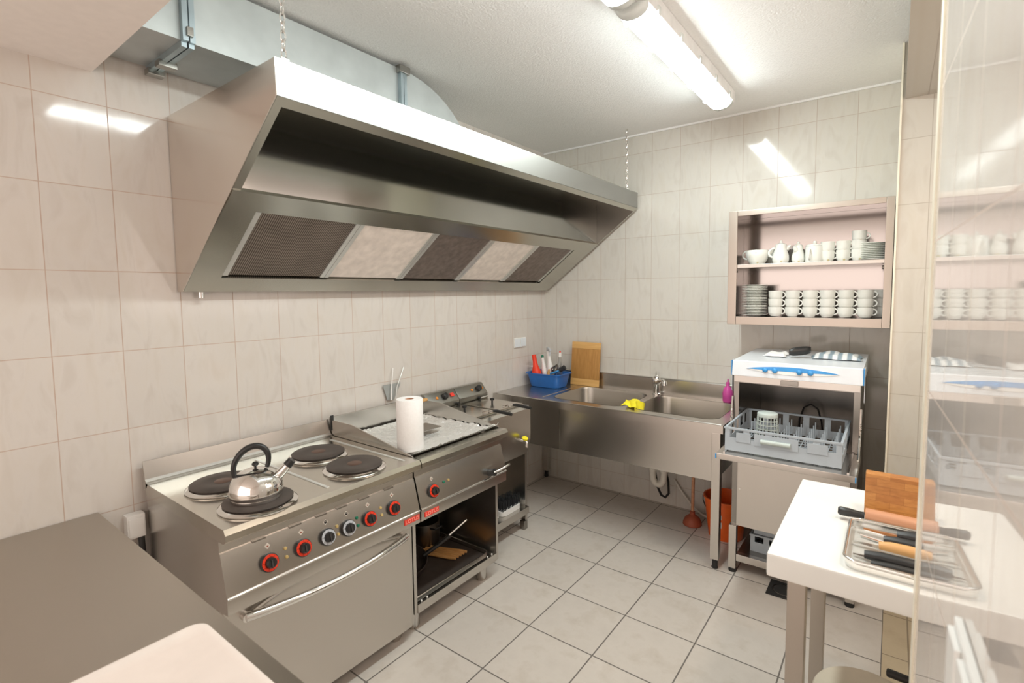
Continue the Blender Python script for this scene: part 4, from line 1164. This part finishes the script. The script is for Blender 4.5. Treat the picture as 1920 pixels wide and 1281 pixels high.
# ================================================================== RIGHT TABLE WITH KNIVES
TZ = .824
rt = thing('work_table', 'white topped work table on square steel legs at the right', 'table', (2.38, -1.68, 0))
MB().box(2.055, 2.72, -2.012, -1.345, TZ - .066, TZ, .008).build('tabletop', 'white_laminate', rt)
for x, y in ((2.125, -1.96), (2.125, -1.40), (2.66, -1.96), (2.66, -1.40)):
    lo = MB().box(x - .022, x + .022, y - .022, y + .022, .02, TZ - .0665, .002).build('leg', 'steel_leg', rt)
    MB().lathe([(.018, 0), (.020, .003), (.018, .0195)], (x, y, 0), 14).build('foot', 'black_rubber', lo)
kt_ = thing('knife_tray', 'shallow steel tray of kitchen knives on the white table', 'tray', (2.38, -1.80, TZ))
pth = rrect(2.228, 2.60, -1.982, -1.692, .03)
MB().prism(rrect(2.231, 2.597, -1.979, -1.695, .028), 'z', TZ + .0008, TZ + .003).build('tray_base', 'alu', kt_)
rm = MB(); rm.tube([(x, y, TZ + .024) for x, y in pth], .0045, 8, closed=True)
pin_ = [(2.4145 + (x - 2.4145) * .992, -1.837 + (y + 1.837) * .992) for x, y in pth]
rm.ring_loft([[(x, y, TZ + .003) for x, y in pin_], [(x, y, TZ + .023) for x, y in pth], [(x, y, TZ + .023) for x, y in pin_]], cap0=False, cap1=False)
rm.build('tray_rim', 'chrome', kt_)
def knife(name, label, cat, y, z, x0, hl, bl, bw, hmat, yaw=0, r=.011, curve=0.0):
    """x0: left end of the blade; blade to the left, handle to the right"""
    t = thing(name, label, cat, (x0, y, z))
    c, s = cos(yaw), sin(yaw)
    def W(u, v, w): return (x0 + u * c - v * s, y + u * s + v * c, z + w)
    MB().hexa([W(.0, -bw * .15, 0), W(bl, -bw / 2, 0), W(bl, bw / 2, 0), W(.0, bw * .15, 0), W(.0, -bw * .15, .0025), W(bl, -bw / 2, .0025), W(bl, bw / 2, .0025), W(.0, bw * .15, .0025)]).build('blade', 'chrome', t)
    MB().tube([W(bl - .005, 0, .008), W(bl + hl * .15, 0, .011), W(bl + hl * .5, curve, .012), W(bl + hl * .9, 0, .010), W(bl + hl, 0, .009)], [r * .8, r, r * 1.1, r * 1.1, r * .7], 10, flat=.7).build('handle', hmat, t)
knife('steak_knife', 'black handled steel utensil at the back of the knife tray', 'knife', -1.738, TZ + .016, 2.240, .13, .105, .030, 'black', -.10, .017)
knife('cleaver', 'second black handled knife lying behind the wooden handled one', 'knife', -1.768, TZ + .006, 2.255, .14, .06, .03, 'black', -.12, .013)
knife('kitchen_knife', 'knife with pale wooden handle in the middle of the knife tray', 'knife', -1.835, TZ + .012, 2.240, .125, .065, .026, 'pale_wood', -.06, .014)
knife('kitchen_knife', 'long black handled knife along the front of the knife tray', 'knife', -1.905, TZ + .008, 2.245, .20, .03, .016, 'black', -.05, .014)
knife('sharpening_steel', 'slim black handled tool nearest the front edge of the knife tray', 'sharpener', -1.945, TZ + .006, 2.270, .22, .02, .012, 'black', -.05, .010)
rp = thing('rolling_pin', 'wooden rolling pin with black grips lying behind the knife tray', 'rolling pin', (2.40, -1.63, TZ))
ry, rz = -1.657, TZ + .0245
MB().lathe([(.024, 0), (.0242, .02), (.0242, .26), (.024, .28)], (2.262, ry, rz), 24, (1, -.02, 0)).build('barrel', 'pin_wood', rp)
MB().lathe([(.010, 0), (.0135, .006), (.013, .03), (.010, .055), (.011, .068)], (2.192, ry + .0014, rz), 16, (1, -.02, 0)).build('grip', 'black', rp)
MB().lathe([(.011, 0), (.010, .02), (.013, .045), (.0135, .065), (.009, .072)], (2.543, ry - .0057, rz), 16, (1, -.02, 0)).build('grip', 'black', rp)
cb2 = thing('chopping_board', 'thick end grain wooden chopping board standing upright on the white table', 'cutting board', (2.35, -1.52, TZ))
MB().hexa([(2.256, -1.585, TZ + .001), (2.56, -1.585, TZ + .001), (2.56, -1.545, TZ + .001), (2.256, -1.545, TZ + .001), (2.256, -1.560, TZ + .128), (2.56, -1.560, TZ + .128), (2.56, -1.520, TZ + .128), (2.256, -1.520, TZ + .128)], .003).build('board', 'block', cb2)

bn = thing('waste_bin', 'round beige plastic bin under the white table', 'bin', (2.27, -1.73, 0))
MB().lathe([(.112, 0), (.117, .005), (.142, .275), (.138, .275), (.112, .01), (.001, .01)], (2.292, -1.70, 0), 40).build('bin_body', 'bin', bn)
MB().lathe([(.147, .2755), (.148, .290), (.144, .297), (.134, .293), (.001, .291)], (2.292, -1.70, 0), 40).build('lid', 'bin', bn)
bh = thing('cleaning_tool', 'black handled tool with its grip resting beside the beige bin', 'tool', (2.40, -1.50, 0))
MB().tube([(2.335, -1.545, .31), (2.42, -1.575, .325)], .013, 10).build('grip', 'black', bh)
MB().tube([(2.42, -1.575, .325), (2.60, -1.62, .02)], .009, 8).build('stick', 'black', bh)
fd = thing('floor_drain', 'square black floor drain cover in front of the dishwasher', 'floor drain', (1.905, -.70, 0))
MB().box(1.838, 1.985, -.765, -.615, .0006, .006, .001).build('cover', 'black_rubber', fd)
MB().lathe([(.055, .0062), (.055, .0074), (.050, .0074), (.050, .0062), (.055, .0062)], (1.912, -.69, 0), 32, cap0=False, cap1=False).build('ring', 'steel_dark', fd)

# ================================================================== LEFT WORKTOP
lt_ = thing('steel_worktop', 'large brushed steel worktop at the left front corner', 'table', (.75, -3.3, 0))
MB().box(.004, 1.62, -3.64, -2.957, .705, .750, .003).build('tabletop', 'steel_top', lt_)
for x, y in ((.05, -2.99), (.05, -3.60), (1.55, -2.99), (1.55, -3.60)):
    MB().box(x - .02, x + .02, y - .02, y + .02, 0, .7045, .002).build('leg', 'steel_v', lt_)
wb = thing('white_tray', 'cream white plastic board with raised rim lying on the steel worktop', 'tray', (1.3, -3.2, .75))
P0 = rrect(1.022, 1.50, -3.50, -3.004, .035)
def wsc(k, z): return [(1.261 + (x - 1.261) * k, -3.252 + (y + 3.252) * k, z) for x, y in P0]
MB().ring_loft([wsc(.985, .7508), wsc(1.0, .756), wsc(1.0, .766), wsc(.992, .770), wsc(.94, .770), wsc(.925, .766)], cap0=True).build('board', 'white_board', wb)

# switch on the near wall
def near(y, o): return (2.369 + _k * (-2.15 - y) - o, y)
sw = thing('light_switch', 'white rocker switch on the glossy tiled wall nearest the viewer', 'light switch', (2.395, -2.74, 1.08))
def nbox(y0, y1, z0, z1, o0, o1, name, bev=.002):
    a, b, c, d = near(y0, o0), near(y1, o0), near(y1, o1), near(y0, o1)
    return MB().hexa([(*a, z0), (*b, z0), (*c, z0), (*d, z0), (*a, z1), (*b, z1), (*c, z1), (*d, z1)], bev).build(name, 'white_plastic', sw)
nbox(-2.80, -2.66, 1.02, 1.125, .0006, .009, 'plate')
for i in range(2):
    y = -2.765 + i * .07
    nbox(y - .028, y + .028, 1.03, 1.115, .0092, .016, 'rocker')
